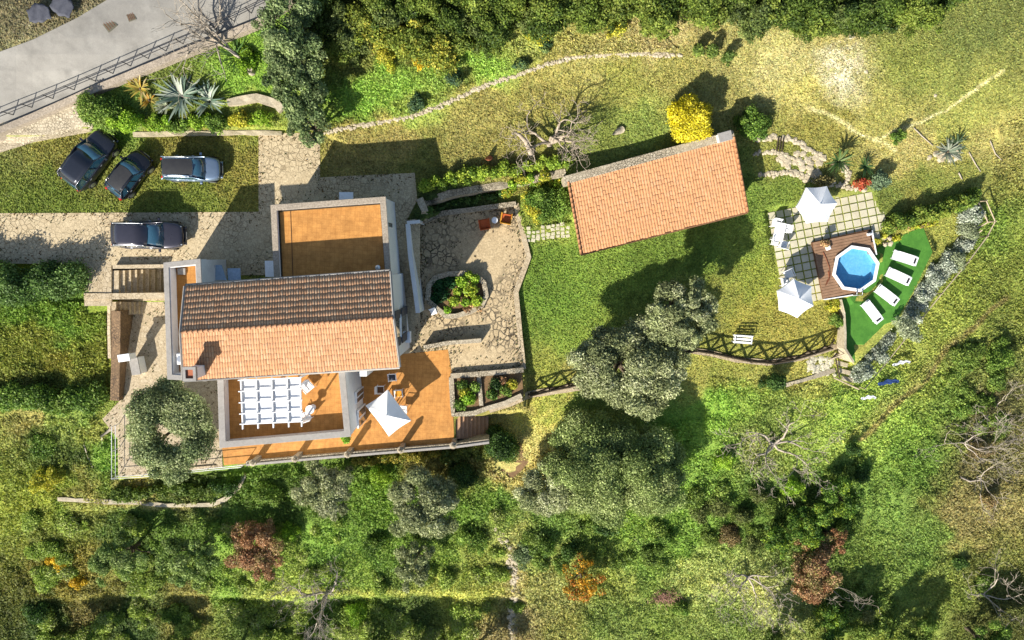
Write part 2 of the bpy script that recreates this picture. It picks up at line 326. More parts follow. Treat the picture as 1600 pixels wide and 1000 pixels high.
M_yellow = mat('amber_cushion', A(238,170,50), A(226,150,40), bump=.1)
M_blue = mat('blue_tarpaulin', A(56,88,150), A(44,70,124), bump=.4)
M_greytarp = mat('slate_grey_sheet', A(92,94,104), A(70,72,82), bump=.3)
M_turf = mat('green_artificial_turf', A(96,158,58), A(64,122,40), sc=1.6, fine=55, bump=.5, rough=.95)
M_slab = mat('pale_concrete_slab', A(232,224,196), A(206,196,164), sc=1.6, fine=30, bump=.2, stain=.2)
M_pool = mat('pool_liner', (.20,.42,.58), (.11,.34,.53), sc=3.5, fine=6, bump=.0)
M_brick = mat('worn_brick', A(216,172,134), A(190,142,106), fine=18, bump=.4)
M_terra = mat('terracotta_pot', A(198,120,84), A(170,96,66), bump=.2)
M_rock = mat('limestone_rock', A(222,208,178), A(176,160,130), sc=3, fine=14, bump=.8)
M_soil = mat('dry_brown_soil', A(150,118,80), A(112,86,56), sc=3, fine=20, bump=.6)
M_iron = mat('cast_iron', A(128,124,104), A(100,96,78), fine=40, bump=.4)
M_shutter = mat('brown_shutter', A(120,84,56), A(96,66,42), fine=18, bump=.3)
M_poly = mat('blue_tinted_polycarbonate', (.30,.40,.52), (.22,.30,.42), sc=2, fine=6, rough=.15, bump=.05, spec=.8)
M_dkshut = mat('dark_grey_shutter', (.06,.06,.065), (.09,.09,.095), bump=.2)
def paint(name, c, rough=.28, metallic=.5):
    m, nt, b = newmat(name)
    g = ramp(nt, noise(nt, 3, 4, .6), .3, .7)
    nt.links.new(mixc(nt, g, c, tuple(q * .85 for q in c)), b.inputs['Base Color'])
    r = nt.nodes.new('ShaderNodeMapRange'); nt.links.new(noise(nt, 1.5, 5, .7), r.inputs[0]); r.inputs[3].default_value = rough - .08; r.inputs[4].default_value = rough + .12
    nt.links.new(r.outputs[0], b.inputs['Roughness']); b.inputs['Metallic'].default_value = metallic
    b.inputs['Coat Weight'].default_value = .6; b.inputs['Coat Roughness'].default_value = .08
    return m
M_pblue = paint('midnight_blue_paint', (.024,.027,.036)); M_pblack = paint('black_paint', (.012,.012,.014), .22, .3)
M_psilver = paint('silver_paint', (.20,.27,.36), .3, .6); M_pplum = paint('dark_plum_paint', (.05,.047,.06))
M_glass, _nt, _b = newmat('tinted_glass'); _b.inputs['Base Color'].default_value = (.02,.065,.10,1); _b.inputs['Roughness'].default_value = .06; _b.inputs['Specular IOR Level'].default_value = 1.0; _b.inputs['Coat Weight'].default_value = 1.0
M_lamp, _nt, _b = newmat('clear_lamp'); _b.inputs['Base Color'].default_value = (.25,.27,.3,1); _b.inputs['Roughness'].default_value = .12
M_red, _nt, _b = newmat('red_lamp'); _b.inputs['Base Color'].default_value = (.45,.02,.015,1); _b.inputs['Roughness'].default_value = .15
M_water, _nt, _b = newmat('pool_water')
_g = _nt.nodes.new('ShaderNodeBsdfGlossy'); _g.inputs['Roughness'].default_value = .03
_t = _nt.nodes.new('ShaderNodeBsdfTransparent'); _t.inputs[0].default_value = (.8,.95,1,1)
_x = _nt.nodes.new('ShaderNodeMixShader'); _x.inputs[0].default_value = .05; _nt.links.new(_t.outputs[0], _x.inputs[1]); _nt.links.new(_g.outputs[0], _x.inputs[2])
_nt.links.new(_x.outputs[0], _nt.nodes['Material Output'].inputs[0])
_bm = _nt.nodes.new('ShaderNodeBump'); _bm.inputs['Strength'].default_value = .5; _bm.inputs['Distance'].default_value = .05
_nt.links.new(noise(_nt, 5, 3, .6), _bm.inputs['Height'])
for q in (_g,): _nt.links.new(_bm.outputs[0], q.inputs['Normal'])

# ------------------------------------------------------------------ object helpers
def basis_inv(o):
    m = Matrix.Identity(4)
    while o is not None:
        m = (Matrix.Translation(o.location) @ o.rotation_euler.to_matrix().to_4x4()) @ m; o = o.parent
    return m.inverted()
def tag(o, label=None, cat=None, group=None, kind=None):
    if label: o['label'] = label
    if cat: o['category'] = cat
    if group: o['group'] = group
    if kind: o['kind'] = kind
    return o
def thing(name, label, cat, loc=(0,0,0), rz=0, group=None):
    o = bpy.data.objects.new(name, None); COL.objects.link(o); o.empty_display_size = .2
    o.location = loc; o.rotation_euler = (0,0,rz); return tag(o, label, cat, group)
def npmesh(name, V, nf, idx, mt, parent=None, colr=None, smooth=False, uv=None):
    """V: n x 3 world coords; faces all with nf corners, idx m x nf"""
    V = np.asarray(V, np.float32); idx = np.asarray(idx, np.int32)
    if parent is not None:
        mi = np.array(basis_inv(parent)); V = V @ mi[:3, :3].T.astype(np.float32) + mi[:3, 3].astype(np.float32)
    me = bpy.data.meshes.new(name); me.vertices.add(len(V)); me.vertices.foreach_set('co', V.ravel())
    me.loops.add(idx.size); me.loops.foreach_set('vertex_index', idx.ravel())
    me.polygons.add(len(idx)); me.polygons.foreach_set('loop_start', np.arange(0, idx.size, nf, dtype=np.int32))
    if smooth: me.polygons.foreach_set('use_smooth', np.ones(len(idx), bool))
    me.update(calc_edges=True)
    if colr is not None:
        a = me.color_attributes.new('Col', 'FLOAT_COLOR', 'POINT'); c4 = np.ones((len(V), 4), np.float32); c4[:, :3] = colr
        a.data.foreach_set('color', c4.ravel())
    if uv is not None:
        l = me.uv_layers.new(name='UVMap'); l.data.foreach_set('uv', np.asarray(uv, np.float32).ravel())
    me.materials.append(mt)
    o = bpy.data.objects.new(name, me); COL.objects.link(o)
    if parent is not None: o.parent = parent
    return o
class MB:
    def __init__(s): s.v = []; s.f = []; s.T = None
    def add(s, vs, fs):
        n = len(s.v); s.v += [tuple(s.T @ Vector(p)) if s.T else tuple(p) for p in vs]; s.f += [tuple(i + n for i in f) for f in fs]; return s
    def hexa(s, b, t):      # four bottom + four top corners, same winding
        return s.add(list(b) + list(t), [(3,2,1,0),(4,5,6,7),(0,1,5,4),(1,2,6,5),(2,3,7,6),(3,0,4,7)])
    def box(s, cx, cy, cz, sx, sy, sz, rz=0, ch=0):
        c, q = math.cos(rz), math.sin(rz)
        def P(x, y, z): return (cx + x * c - y * q, cy + x * q + y * c, cz + z)
        hx, hy, hz = sx / 2, sy / 2, sz / 2
        if not ch:
            return s.hexa([P(-hx,-hy,-hz),P(hx,-hy,-hz),P(hx,hy,-hz),P(-hx,hy,-hz)],[P(-hx,-hy,hz),P(hx,-hy,hz),P(hx,hy,hz),P(-hx,hy,hz)])
        k = ch; pts = []
        for zz, i in ((-hz, k), (-hz + k, 0), (hz - k, 0), (hz, k)):
            pts += [P(-hx+i,-hy+i,zz),P(hx-i,-hy+i,zz),P(hx-i,hy-i,zz),P(-hx+i,hy-i,zz)]
        fs = [(3,2,1,0),(12,13,14,15)]
        for r in range(3):
            for i in range(4): fs.append((r*4+i, r*4+(i+1)%4, r*4+4+(i+1)%4, r*4+4+i))
        return s.add(pts, fs)
    def prism(s, poly, z0, z1, top=True, bot=True):   # poly: list of (x,y) counter-clockwise or not
        n = len(poly)
        ar = sum(poly[i][0]*poly[(i+1)%n][1]-poly[(i+1)%n][0]*poly[i][1] for i in range(n))
        z0 = list(z0) if hasattr(z0, '__len__') else [z0]*n; z1 = list(z1) if hasattr(z1, '__len__') else [z1]*n
        if ar < 0: poly = poly[::-1]; z0 = z0[::-1]; z1 = z1[::-1]
        fs = [(i, (i+1)%n, n+(i+1)%n, n+i) for i in range(n)]
        if top: fs.append(tuple(range(n, 2*n)))
        if bot: fs.append(tuple(range(n-1, -1, -1)))
        return s.add([(p[0],p[1],z) for p, z in zip(poly, z0)] + [(p[0],p[1],z) for p, z in zip(poly, z1)], fs)
    def tube(s, pts, rad, n=6):
        pts = [Vector(p) for p in pts]; rad = rad if hasattr(rad, '__len__') else [rad]*len(pts)
        vs = []; fs = []
        for i, p in enumerate(pts):
            d = (pts[min(i+1, len(pts)-1)] - pts[max(i-1, 0)])
            d = d.normalized() if d.length > 1e-6 else Vector((0,0,1))
            a = d.cross(Vector((0,0,1)) if abs(d.z) < .9 else Vector((1,0,0))).normalized(); b = d.cross(a)
            for k in range(n):
                t = 2*math.pi*k/n; vs.append(p + (a*math.cos(t) + b*math.sin(t))*rad[i])
        for i in range(len(pts)-1):
            for k in range(n): fs.append((i*n+k, i*n+(k+1)%n, (i+1)*n+(k+1)%n, (i+1)*n+k))
        fs.append(tuple(range(n))); fs.append(tuple((len(pts)-1)*n + k for k in range(n-1, -1, -1)))
        return s.add(vs, fs)
    def lathe(s, prof, cx=0, cy=0, cz=0, n=12):       # prof: (r, z)
        vs = []; fs = []
        for r, z in prof:
            for k in range(n):
                t = 2*math.pi*k/n; vs.append((cx + r*math.cos(t), cy + r*math.sin(t), cz + z))
        for i in range(len(prof)-1):
            for k in range(n): fs.append((i*n+k, i*n+(k+1)%n, (i+1)*n+(k+1)%n, (i+1)*n+k))
        fs.append(tuple(range(n-1, -1, -1))); fs.append(tuple((len(prof)-1)*n + k for k in range(n)))
        return s.add(vs, fs)
    def build(s, name, mt, parent=None, bevel=0, sub=0, smooth=False, solid=0):
        vs = s.v
        if parent is not None:
            mi = basis_inv(parent); vs = [tuple(mi @ Vector(p)) for p in vs]
        me = bpy.data.meshes.new(name); me.from_pydata([tuple(p) for p in vs], [], s.f); me.update(); me.materials.append(mt)
        if smooth:
            for p in me.polygons: p.use_smooth = True
        o = bpy.data.objects.new(name, me); COL.objects.link(o)
        if parent is not None: o.parent = parent
        if solid: d = o.modifiers.new('solid', 'SOLIDIFY'); d.thickness = solid; d.offset = -1
        if bevel: d = o.modifiers.new('bevel', 'BEVEL'); d.width = bevel; d.segments = 2; d.limit_method = 'ANGLE'
        if sub: d = o.modifiers.new('sub', 'SUBSURF'); d.levels = d.render_levels = sub
        return o
def kids(o): return [c for c in COL.objects if c.parent == o]
def copy_tree(o, loc, rz, label=None, parent=None):
    c = o.copy(); COL.objects.link(c); c.parent = parent
    if parent is None:
        c.location = loc; c.rotation_euler = (0,0,rz)
        if label: c['label'] = label
    for ch in kids(o): copy_tree(ch, None, None, None, c)
    return c
def resample(pts, step):
    out = [pts[0]]
    for (x0, y0), (x1, y1) in zip(pts, pts[1:]):
        n = max(1, int(math.hypot(x1-x0, y1-y0) / step))
        out += [(x0 + (x1-x0)*i/n, y0 + (y1-y0)*i/n) for i in range(1, n+1)]
    return out
def ribbon(pxs, widths, zoff, h, jit=0, depth=.5, step=12):
    """a wall swept along a line of the photograph; returns an MB"""
    P = resample(pxs, step); m = MB(); L = []; Rr = []
    for i, (x, y) in enumerate(P):
        z = Hs(x, y); p = Vector(up(x, y, z + h))
        a = Vector(up(*P[max(i-1,0)], z + h)); b = Vector(up(*P[min(i+1,len(P)-1)], z + h))
        d = (b - a); d.z = 0; d.normalize(); nrm = Vector((-d.y, d.x, 0)); wd = widths / 2 * (1 + random.uniform(-jit, jit))
        L.append((p + nrm*wd, p.z + random.uniform(-jit, jit)*.2, z - depth)); Rr.append((p - nrm*wd, p.z + random.uniform(-jit, jit)*.2, z - depth))
    vs = []
    for (l, lz, lb), (r, rz_, rb) in zip(L, Rr): vs += [(l.x,l.y,lb),(l.x,l.y,lz),(r.x,r.y,rz_),(r.x,r.y,rb)]
    fs = []
    for i in range(len(P)-1):
        a = i*4
        fs += [(a,a+4,a+5,a+1),(a+1,a+5,a+6,a+2),(a+2,a+6,a+7,a+3)]
    fs += [(0,1,2,3), tuple(len(vs)-1-k for k in range(4))]
    return m.add(vs, fs)
def rock(m, x, y, z, r, seed=0, flat=.6):
    n1, n2 = 7, 4; vs = []; fs = []
    for i in range(1, n2):
        for k in range(n1):
            t = 2*math.pi*k/n1 + random.uniform(-.2,.2); ph = math.pi*i/n2
            q = r*random.uniform(.75,1.2); vs.append((x+q*math.sin(ph)*math.cos(t), y+q*math.sin(ph)*math.sin(t), z+q*flat*math.cos(ph)))
    vs += [(x,y,z+r*flat), (x,y,z-r*flat)]; T = len(vs)-2
    for k in range(n1):
        fs.append((k, (k+1)%n1, T)) ; fs.append(((n2-2)*n1+(k+1)%n1, (n2-2)*n1+k, T+1))
        for i in range(n2-2): fs.append((i*n1+k, (i+1)*n1+k, (i+1)*n1+(k+1)%n1, i*n1+(k+1)%n1))
    m.add(vs, fs)
def rockline(pxs, r, step, rows=2, spread=.15):
    m = MB()
    for (x, y) in resample(pxs, step):
        for k in range(rows):
            p = G(x + random.uniform(-1.5,1.5), y + random.uniform(-1.5,1.5))
            rock(m, p[0]+random.uniform(-spread,spread), p[1]+random.uniform(-spread,spread), p[2]+.02, r*random.uniform(.6,1.25))
    return m

# ------------------------------------------------------------------ foliage
def leafmesh(name, P, N, size, colr, parent=None, mt=None, elong=1.7):
    n = len(P); N = N / (np.linalg.norm(N, axis=1, keepdims=True) + 1e-9)
    a = np.cross(N, RNG.normal(size=(n,3))); a /= np.linalg.norm(a, axis=1, keepdims=True) + 1e-9
    b = np.cross(N, a); s = (size * RNG.uniform(.6, 1.35, n))[:, None]
    V = np.empty((n,4,3)); V[:,0] = P - a*s*.5*elong; V[:,1] = P + b*s*.5 + N*s*.12; V[:,2] = P + a*s*.5*elong; V[:,3] = P - b*s*.5 + N*s*.12
    return npmesh(name, V.reshape(-1,3), 4, np.arange(n*4).reshape(-1,4), mt or M_leaf, parent, np.repeat(colr, 4, axis=0))
LEAF_K = 1.42
def foliage(name, blobs, dens, size, pal, parent=None, elong=1.7, low=-.25, shell=.3, tint=.22, mt=None):
    """blobs: n x 6 (centre, radii). Leaves spread through the outer shell of every clump."""
    B = np.asarray(blobs, float)
    area = 2*np.pi*(B[:,3]*B[:,4] + B[:,5]*(B[:,3]+B[:,4])/2)
    cnt = np.maximum(6, (area*dens).astype(int)); ib = np.repeat(np.arange(len(B)), cnt); n = len(ib)
    d = RNG.normal(size=(n,3)); d /= np.linalg.norm(d, axis=1, keepdims=True)
    d[:,2] = np.where(d[:,2] < low, -d[:,2], d[:,2])
    q = 1 + .16*RNG.normal(size=n) - shell*RNG.random(n)**1.4
    P = B[ib,:3] + d*B[ib,3:]*q[:,None]
    N = d + .75*RNG.normal(size=(n,3))
    pal = np.array([A(*c) for c in pal])*LEAF_K; bt = 1 + tint*(RNG.random(len(B))*2-1); bi = RNG.random(len(B))
    k = np.clip((bi[ib]*.5 + RNG.random(n)*.5)*len(pal), 0, len(pal)-1e-6).astype(int)
    c = pal[k]*bt[ib][:,None]*RNG.uniform(.7,1.3,n)[:,None]
    return leafmesh(name, P, N, size, c, parent, mt, elong)
def crown_blobs(cx, cy, cz, rx, ry, rz, n, sub=(.26,.42), hole=None, inner=.25):
    out = []; i = 0; ph = [random.uniform(0, 6.28) for _ in range(3)]; am = [random.uniform(.05,.14) for _ in range(3)]
    while len(out) < n and i < n*12:
        i += 1
        t = random.uniform(0, 2*math.pi); z = random.uniform(-.35, 1); q = math.sqrt(max(0, 1-z*z)); k = random.uniform(inner, .86) if random.random() < .4 else random.uniform(.62,.95)
        k *= 1 + am[0]*math.sin(2*t+ph[0]) + am[1]*math.sin(3*t+ph[1]) + am[2]*math.sin(5*t+ph[2])
        x, y = math.cos(t)*q*k*rx, math.sin(t)*q*k*ry
        if hole and math.hypot(x-hole[0], y-hole[1]) < hole[2]: continue
        r = random.uniform(*sub)*min(rx, ry)*(1.15 - .35*q*k)
        out.append((cx+x, cy+y, cz+z*k*rz + random.uniform(-.1,.15), r*random.uniform(.8,1.35), r*random.uniform(.8,1.35), r*random.uniform(.55,.95)))
    return out
def limb(m, p, d, L, r, depth, taper=.62, wob=.35, kids_=(2,3), up_=.15, minr=.012):
    pts = [Vector(p)]; rr = [r]; dd = Vector(d).normalized(); seg = 4
    for i in range(seg):
        dd = (dd + Vector((random.uniform(-wob,wob), random.uniform(-wob,wob), random.uniform(-wob,wob)*.6 + up_*.3))).normalized()
        pts.append(pts[-1] + dd*L/seg); rr.append(r*(1-(1-taper)*(i+1)/seg))
    m.tube(pts, rr, 6 if r > .04 else 4)
    if depth <= 0: return
    for k in range(random.randint(*kids_)):
        j = random.choice((2,3,4,4)); e = Vector((random.uniform(-1,1), random.uniform(-1,1), random.uniform(-.3,.6)))
        limb(m, pts[j], (dd + e*.95).normalized(), L*random.uniform(.55,.85), max(minr, rr[j]*random.uniform(.6,.8)), depth-1, taper, wob, kids_, up_, minr)
OLIVE = [(118,126,84),(142,150,100),(166,172,122),(190,192,150)]
GREEN = [(70,98,36),(98,130,48),(128,156,62),(150,172,80)]
DEEP = [(50,76,34),(74,104,44),(98,128,58)]
LUSH = [(110,150,36),(140,176,48),(164,192,66)]
YELG = [(150,160,46),(186,184,56),(206,196,72),(120,140,44)]
GOLD = [(190,150,30),(226,190,44),(240,208,60),(160,130,30)]
RUST = [(150,104,70),(176,132,92),(190,156,112),(132,124,68)]
SILV = [(160,172,164),(190,198,192),(214,218,212),(130,146,136)]
def tree(px, py, rpx, h, label, pal=OLIVE, name='olive_tree', cat='tree', group=None, ry=None, n=26, dens=190, size=.088, hole=None, sub=(.2,.34), flat=.55, trunk_r=.16, lean=(0,0), mt=None, shell=.3):
    rx = rpx/19.8; ry = (ry or rpx)/19.8
    z0 = Hs(px, py); hx = max(.3, h - min(rx, ry)*flat)
    x, y, _ = up(px, py, z0 + h*.7); z0 = zg(x, y, z0); rzc = (h - hx) if h - hx > .4 else .4
    t = thing(name, label, cat, (x + lean[0], y + lean[1], z0), 0, group)
    cz = z0 + hx
    bl = crown_blobs(x, y, cz, rx, ry, rzc, int(n*2.4), (sub[0]*.62, sub[1]*.78), hole)
    m = MB(); base = Vector((x + lean[0], y + lean[1], z0 - .1)); fork = Vector((x + lean[0]*.6, y + lean[1]*.6, z0 + hx*.35))
    m.tube([base, base.lerp(fork, .5) + Vector((.05,.04,0)), fork], [trunk_r*1.35, trunk_r, trunk_r*.9], 8)
    for b in random.sample(bl, min(len(bl), 8)):
        e = Vector(b[:3]); mid = fork.lerp(e, .5) + Vector((random.uniform(-.2,.2), random.uniform(-.2,.2), .1))
        m.tube([fork, mid, e], [trunk_r*.6, trunk_r*.35, .02], 5)
    m.build('trunk', M_bark, t, smooth=True)
    foliage('crown', bl, dens, size, pal, t, elong=2.3 if pal is OLIVE else 1.8, mt=mt, shell=shell)
    return t
def bush(px, py, rpx, h, label, pal=GREEN, name='shrub', cat='shrub', group=None, ry=None, n=9, dens=250, size=.082, sub=(.3,.5), elong=1.5):
    rx = rpx/22.0; ry = (ry or rpx)/22.0
    x, y, z0 = up(px, py, Hs(px, py) + h*.5); z0 = zg(x, y)
    t = thing(name, label, cat, (x, y, z0), 0, group)
    bl = crown_blobs(x, y, z0 + h*.35, rx, ry, h*.65, n, sub) + [(x, y, z0 + h*.4, rx*.7, ry*.7, h*.5)]
    foliage('leaves', bl, dens, size, pal, t, elong)
    m = MB()
    for k in range(4):
        a = random.uniform(0, 6.28); m.tube([(x,y,z0-.05),(x+math.cos(a)*rx*.3, y+math.sin(a)*ry*.3, z0+h*.5)], [.04,.015], 5)
    m.build('stem', M_bark, t)
    return t
def hedge(pxs, wpx, h, label, pal=GREEN, name='hedge', group=None, dens=170, size=.1, step=9, cat='hedge'):
    bl = []; P = resample(pxs, step)
    for (x, y) in P:
        for k in range(2):
            o = random.uniform(-.35,.35)*wpx; a, b = x + random.uniform(-4,4), y + o
            g = Hs(a, b); q = up(a, b, g + h*.5); r = wpx/22*random.uniform(.3,.5)
            bl.append((q[0], q[1], g + h*random.uniform(.3,.55), r, r, h*random.uniform(.38,.55)))
    c = G(*P[len(P)//2]); t = thing(name, label, cat, c, 0, group)
    foliage('leaves', bl, dens, size, pal, t)
    m = MB()
    for b in bl[::3]: m.tube([(b[0],b[1],b[2]-h*.6),(b[0],b[1],b[2])], [.04,.02], 5)
    m.build('stem', M_bark, t)
    return t
def deadtree(px, py, L, r, label, dirs, depth=4, name='bare_tree', mt=None, group=None, wob=.35, z=0, up_=.1, kd=(2,3)):
    mt = mt or M_dead; g = G(px, py); t = thing(name, label, 'tree', g, 0, group)
    m = MB(); m.tube([(g[0],g[1],g[2]-.2),(g[0]+.05,g[1],g[2]+.5+z)], [r*1.4, r], 8); m.build('trunk', mt, t, smooth=True)
    for d in dirs:
        mb = MB(); limb(mb, (g[0]+.05, g[1], g[2]+.4+z), d, L*random.uniform(.85,1.15), r*.75, depth, .6, wob, kd, up_)
        mb.build('branch', mt, t, smooth=True)
    return t
from mathutils.geometry import delaunay_2d_cdt
# ================================================================== THE SETTING
def struct(o): o['kind'] = 'structure'; return o
WS = [(-300,655),(150,655),(178,690),(185,750),(400,738),(712,708),(765,722),(800,748),(870,690),(1090,655),(1180,660),(1250,730),(1340,665),(1440,610),(1600,470),(1900,300),(1900,1400),(-300,1400)]
WL = [(-300,468),(165,472),(168,606),(-300,610)]
WE = [(1345,606),(1542,352),(1560,200),(1700,120),(1700,500),(1260,730),(1100,660),(1110,590),(1240,600)]
WN = [(505,200),(640,180),(760,120),(870,88),(1060,78),(1000,30),(800,40),(480,40)]
def terrain():
    xs = np.concatenate([[-6000,-3000,-1500,-900,-600,-420], np.arange(-300, 1901, 4), [2050,2300,2700,3500,6000]]).astype(float)
    ys = np.concatenate([[-4000,-2200,-1200,-700,-450,-320], np.arange(-240, 1241, 4), [1330,1500,1800,2400,3600]]).astype(float)
    X, Y = np.meshgrid(xs, ys)
    Z = H(X, Y)
    wild = (inpoly(X, Y, WS) | inpoly(X, Y, WE) | inpoly(X, Y, WN)).astype(float)
    Z = Z + wild*((vnoise(X, Y, 30, 21)-.5)*.35 + (vnoise(X, Y, 9, 22)-.5)*.16)
    wx, wy = upn(X, Y, Z)
    V = np.stack([wx, wy, Z], -1).reshape(-1,3); ny, nx = X.shape
    i = np.arange(ny*nx).reshape(ny, nx)
    f = np.stack([i[1:,:-1], i[1:,1:], i[:-1,1:], i[:-1,:-1]], -1).reshape(-1,4)
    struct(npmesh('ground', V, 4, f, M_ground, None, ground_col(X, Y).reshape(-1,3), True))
terrain()
def drape(name, poly, mt, dz=.03, step=14, zc=None, skirt=.12, parent=None):
    b = resample(poly + [poly[0]], step)[:-1]
    xs = np.arange(min(p[0] for p in poly)+step/2, max(p[0] for p in poly), step); ys = np.arange(min(p[1] for p in poly)+step/2, max(p[1] for p in poly), step)
    X, Y = np.meshgrid(xs, ys); k = inpoly(X, Y, poly) & (segdist(X, Y, poly, True) > step*.4)
    pts = [Vector(p) for p in b] + [Vector(p) for p in zip(X[k], Y[k])]; n = len(b)
    v, e, f, *_ = delaunay_2d_cdt(pts, [(i, (i+1) % n) for i in range(n)], [], 1, .01)
    P = np.array([(q[0], q[1]) for q in v])
    if zc is None: Z = H(P[:,0], P[:,1]) + dz
    elif callable(zc): Z = np.array([zc(*p) for p in P])
    else: Z = np.full(len(P), zc)
    W = [up(P[i,0], P[i,1], Z[i]) for i in range(len(P))]
    m = MB(); m.add(W, [tuple(reversed(q)) for q in f])
    if skirt:
        bz = {}
        for i in range(n):
            a, c = i, (i+1) % n; A_, C_ = W[a], W[c]
            m.add([A_, C_, (C_[0],C_[1],C_[2]-skirt), (A_[0],A_[1],A_[2]-skirt)], [(0,1,2,3)])
    o = m.build(name, mt, parent)
    return o
ROAD = [(-300,324),(51,179),(150,136),(280,82),(400,34),(450,2),(560,-70),(700,-160),(520,-240),(400,-110),(170,-2),(120,28),(51,62),(-80,110),(-300,190)]
struct(drape('road', ROAD, M_asphalt, .05, 26))
DRIVE = [(-300,334),(51,333),(404,331),(404,209),(500,207),(500,277),(648,270),(652,312),(634,348),(628,350),(598,330),(600,430),(264,430),(262,409),(258,416),(134,414),(130,412),(-300,412)]
struct(drape('driveway', DRIVE, M_pave, .03, 20, zc=0.03))
struct(drape('side_passage', [(600,346),(656,346),(656,490),(655,560),(590,562)], M_pave, .03, 8, zc=lambda x, y: .02 - 2.0*min(1, max(0, (y-370)/140))))
struct(drape('stepped_verge', [(-300,318),(51,186),(130,150),(165,160),(140,206),(51,222),(-300,330)], M_stone, .10, 7))
COURT = [(655,350),(692,332),(806,319),(812,345),(826,402),(806,456),(817,577),(707,588),(700,546),(648,552),(640,548),(655,490)]
struct(drape('courtyard', COURT, M_court, .03, 16, zc=-1.97))
struct(drape('patio', [(188,472),(226,471),(262,470),(330,560),(350,600),(347,720),(348,731),(187,746),(187,690),(160,655),(188,625)], M_dress, .03, 16, zc=-1.972))
struct(drape('orange_terrace_floor', [(346,690),(560,660),(560,560),(640,552),(700,546),(706,586),(710,700),(384,724),(350,727)], M_cotto2, .035, 20, zc=-1.962))
struct(drape('stair_landing', [(132,410),(174,410),(174,478),(132,478)], M_dress, .03, 16, zc=.034))
struct(drape('stair_landing', [(172,412),(262,412),(262,470),(172,470)], M_dress, .03, 16, zc=-1.64))
# footpaths of bare soil and stones
for nm, pts, wd in (('dirt_path', [(812,690),(818,720),(796,742),(760,735)], .9),):
    struct(ribbon(pts, wd, 0, .02, .1, .2).build(nm, M_soil))

# ================================================================== THE VILLA
def off(poly, d):
    n = len(poly); ar = sum(poly[i][0]*poly[(i+1)%n][1]-poly[(i+1)%n][0]*poly[i][1] for i in range(n)); s = 1 if ar > 0 else -1
    out = []
    for i in range(n):
        p0, p1, p2 = Vector(poly[i-1]), Vector(poly[i]), Vector(poly[(i+1)%n])
        a = (p1-p0).normalized(); b = (p2-p1).normalized(); na = Vector((-a.y, a.x))*s; nb = Vector((-b.y, b.x))*s
        k = na + nb; k = k/max(.3, k.dot(k)/2 if k.length else 1); q = p1 + k*d; out.append((q.x, q.y))
    return out
def XY(pts, z): return [up(x, y, z)[:2] for x, y in pts]
def ring(poly, w_, z0, z1):
    inn = off(poly, w_); n = len(poly); m = MB()
    vs = [(p[0],p[1],z) for z in (z0, z1) for p in poly] + [(p[0],p[1],z) for z in (z0, z1) for p in inn]
    fs = []
    for i in range(n):
        j = (i+1) % n
        fs += [(i,j,n+j,n+i),(2*n+i,3*n+i,3*n+j,2*n+j),(n+i,n+j,3*n+j,3*n+i),(i,2*n+i,2*n+j,j)]
    return m.add(vs, fs)
def tiles(name, a, b, c, d, rows, cols, mt, parent, amp=.045, lift=.035, lip=.05):
    a, b, c, d = (np.array(q, float) for q in (a, b, c, d)); K = 6
    nrm = np.cross(b-a, d-a); nrm /= np.linalg.norm(nrm); nrm = nrm if nrm[2] > 0 else -nrm
    us = np.linspace(0, 1, cols*K+1); prof = amp*np.abs(np.cos(np.pi*us*cols))**.8
    V = []; Fc = []; UV = []; off_ = 0
    for r in range(rows):
        v0, v1 = r/rows, (r+1)/rows
        jt = (h2(np.floor(us*cols+.5).astype(int), np.full(us.shape, r), 5)-.5)*.022
        for v, h in ((v0, 0), (v1, lift), (v1, lift-lip)):
            vv = np.clip(v + (jt if h else 0)*.6, 0, 1.01)
            L = a + (d-a)*vv[:,None] if hasattr(vv, 'shape') and vv.shape else None
            Lp = a[None] + (d-a)[None]*np.broadcast_to(vv, us.shape)[:,None]; Rp = b[None] + (c-b)[None]*np.broadcast_to(vv, us.shape)[:,None]
            V.append(Lp + (Rp-Lp)*us[:,None] + nrm*((prof*(.8 if h == 0 else 1)) + h + (jt if h else 0))[:,None])
        n = len(us); i = np.arange(n-1)
        for s_ in (0, 1):
            A0 = off_ + s_*n
            Fc.append(np.stack([A0+i+n, A0+i+n+1, A0+i+1, A0+i], -1))
            uu = us*cols + .5
            UV.append(np.stack([np.stack([uu[:-1]+.02, np.full(n-1, r+.9)], -1), np.stack([uu[1:]-.02, np.full(n-1, r+.9)], -1), np.stack([uu[1:]-.02, np.full(n-1, r+.1)], -1), np.stack([uu[:-1]+.02, np.full(n-1, r+.1)], -1)], 1))
        off_ += 3*n
    return npmesh(name, np.concatenate(V), 4, np.concatenate(Fc), mt, parent, uv=np.concatenate(UV).reshape(-1,2))
def hwall(m, x0, y0, x1, y1, th, z0, z1):
    d = Vector((x1-x0, y1-y0)).normalized(); n = Vector((-d.y, d.x))*th/2
    return m.prism([(x0+n.x,y0+n.y),(x1+n.x,y1+n.y),(x1-n.x,y1-n.y),(x0-n.x,y0-n.y)], z0, z1)

V_ = thing('villa', 'white plastered villa with an old tiled gable roof, flat orange roof terraces and balconies', 'house', up(450,510,0))
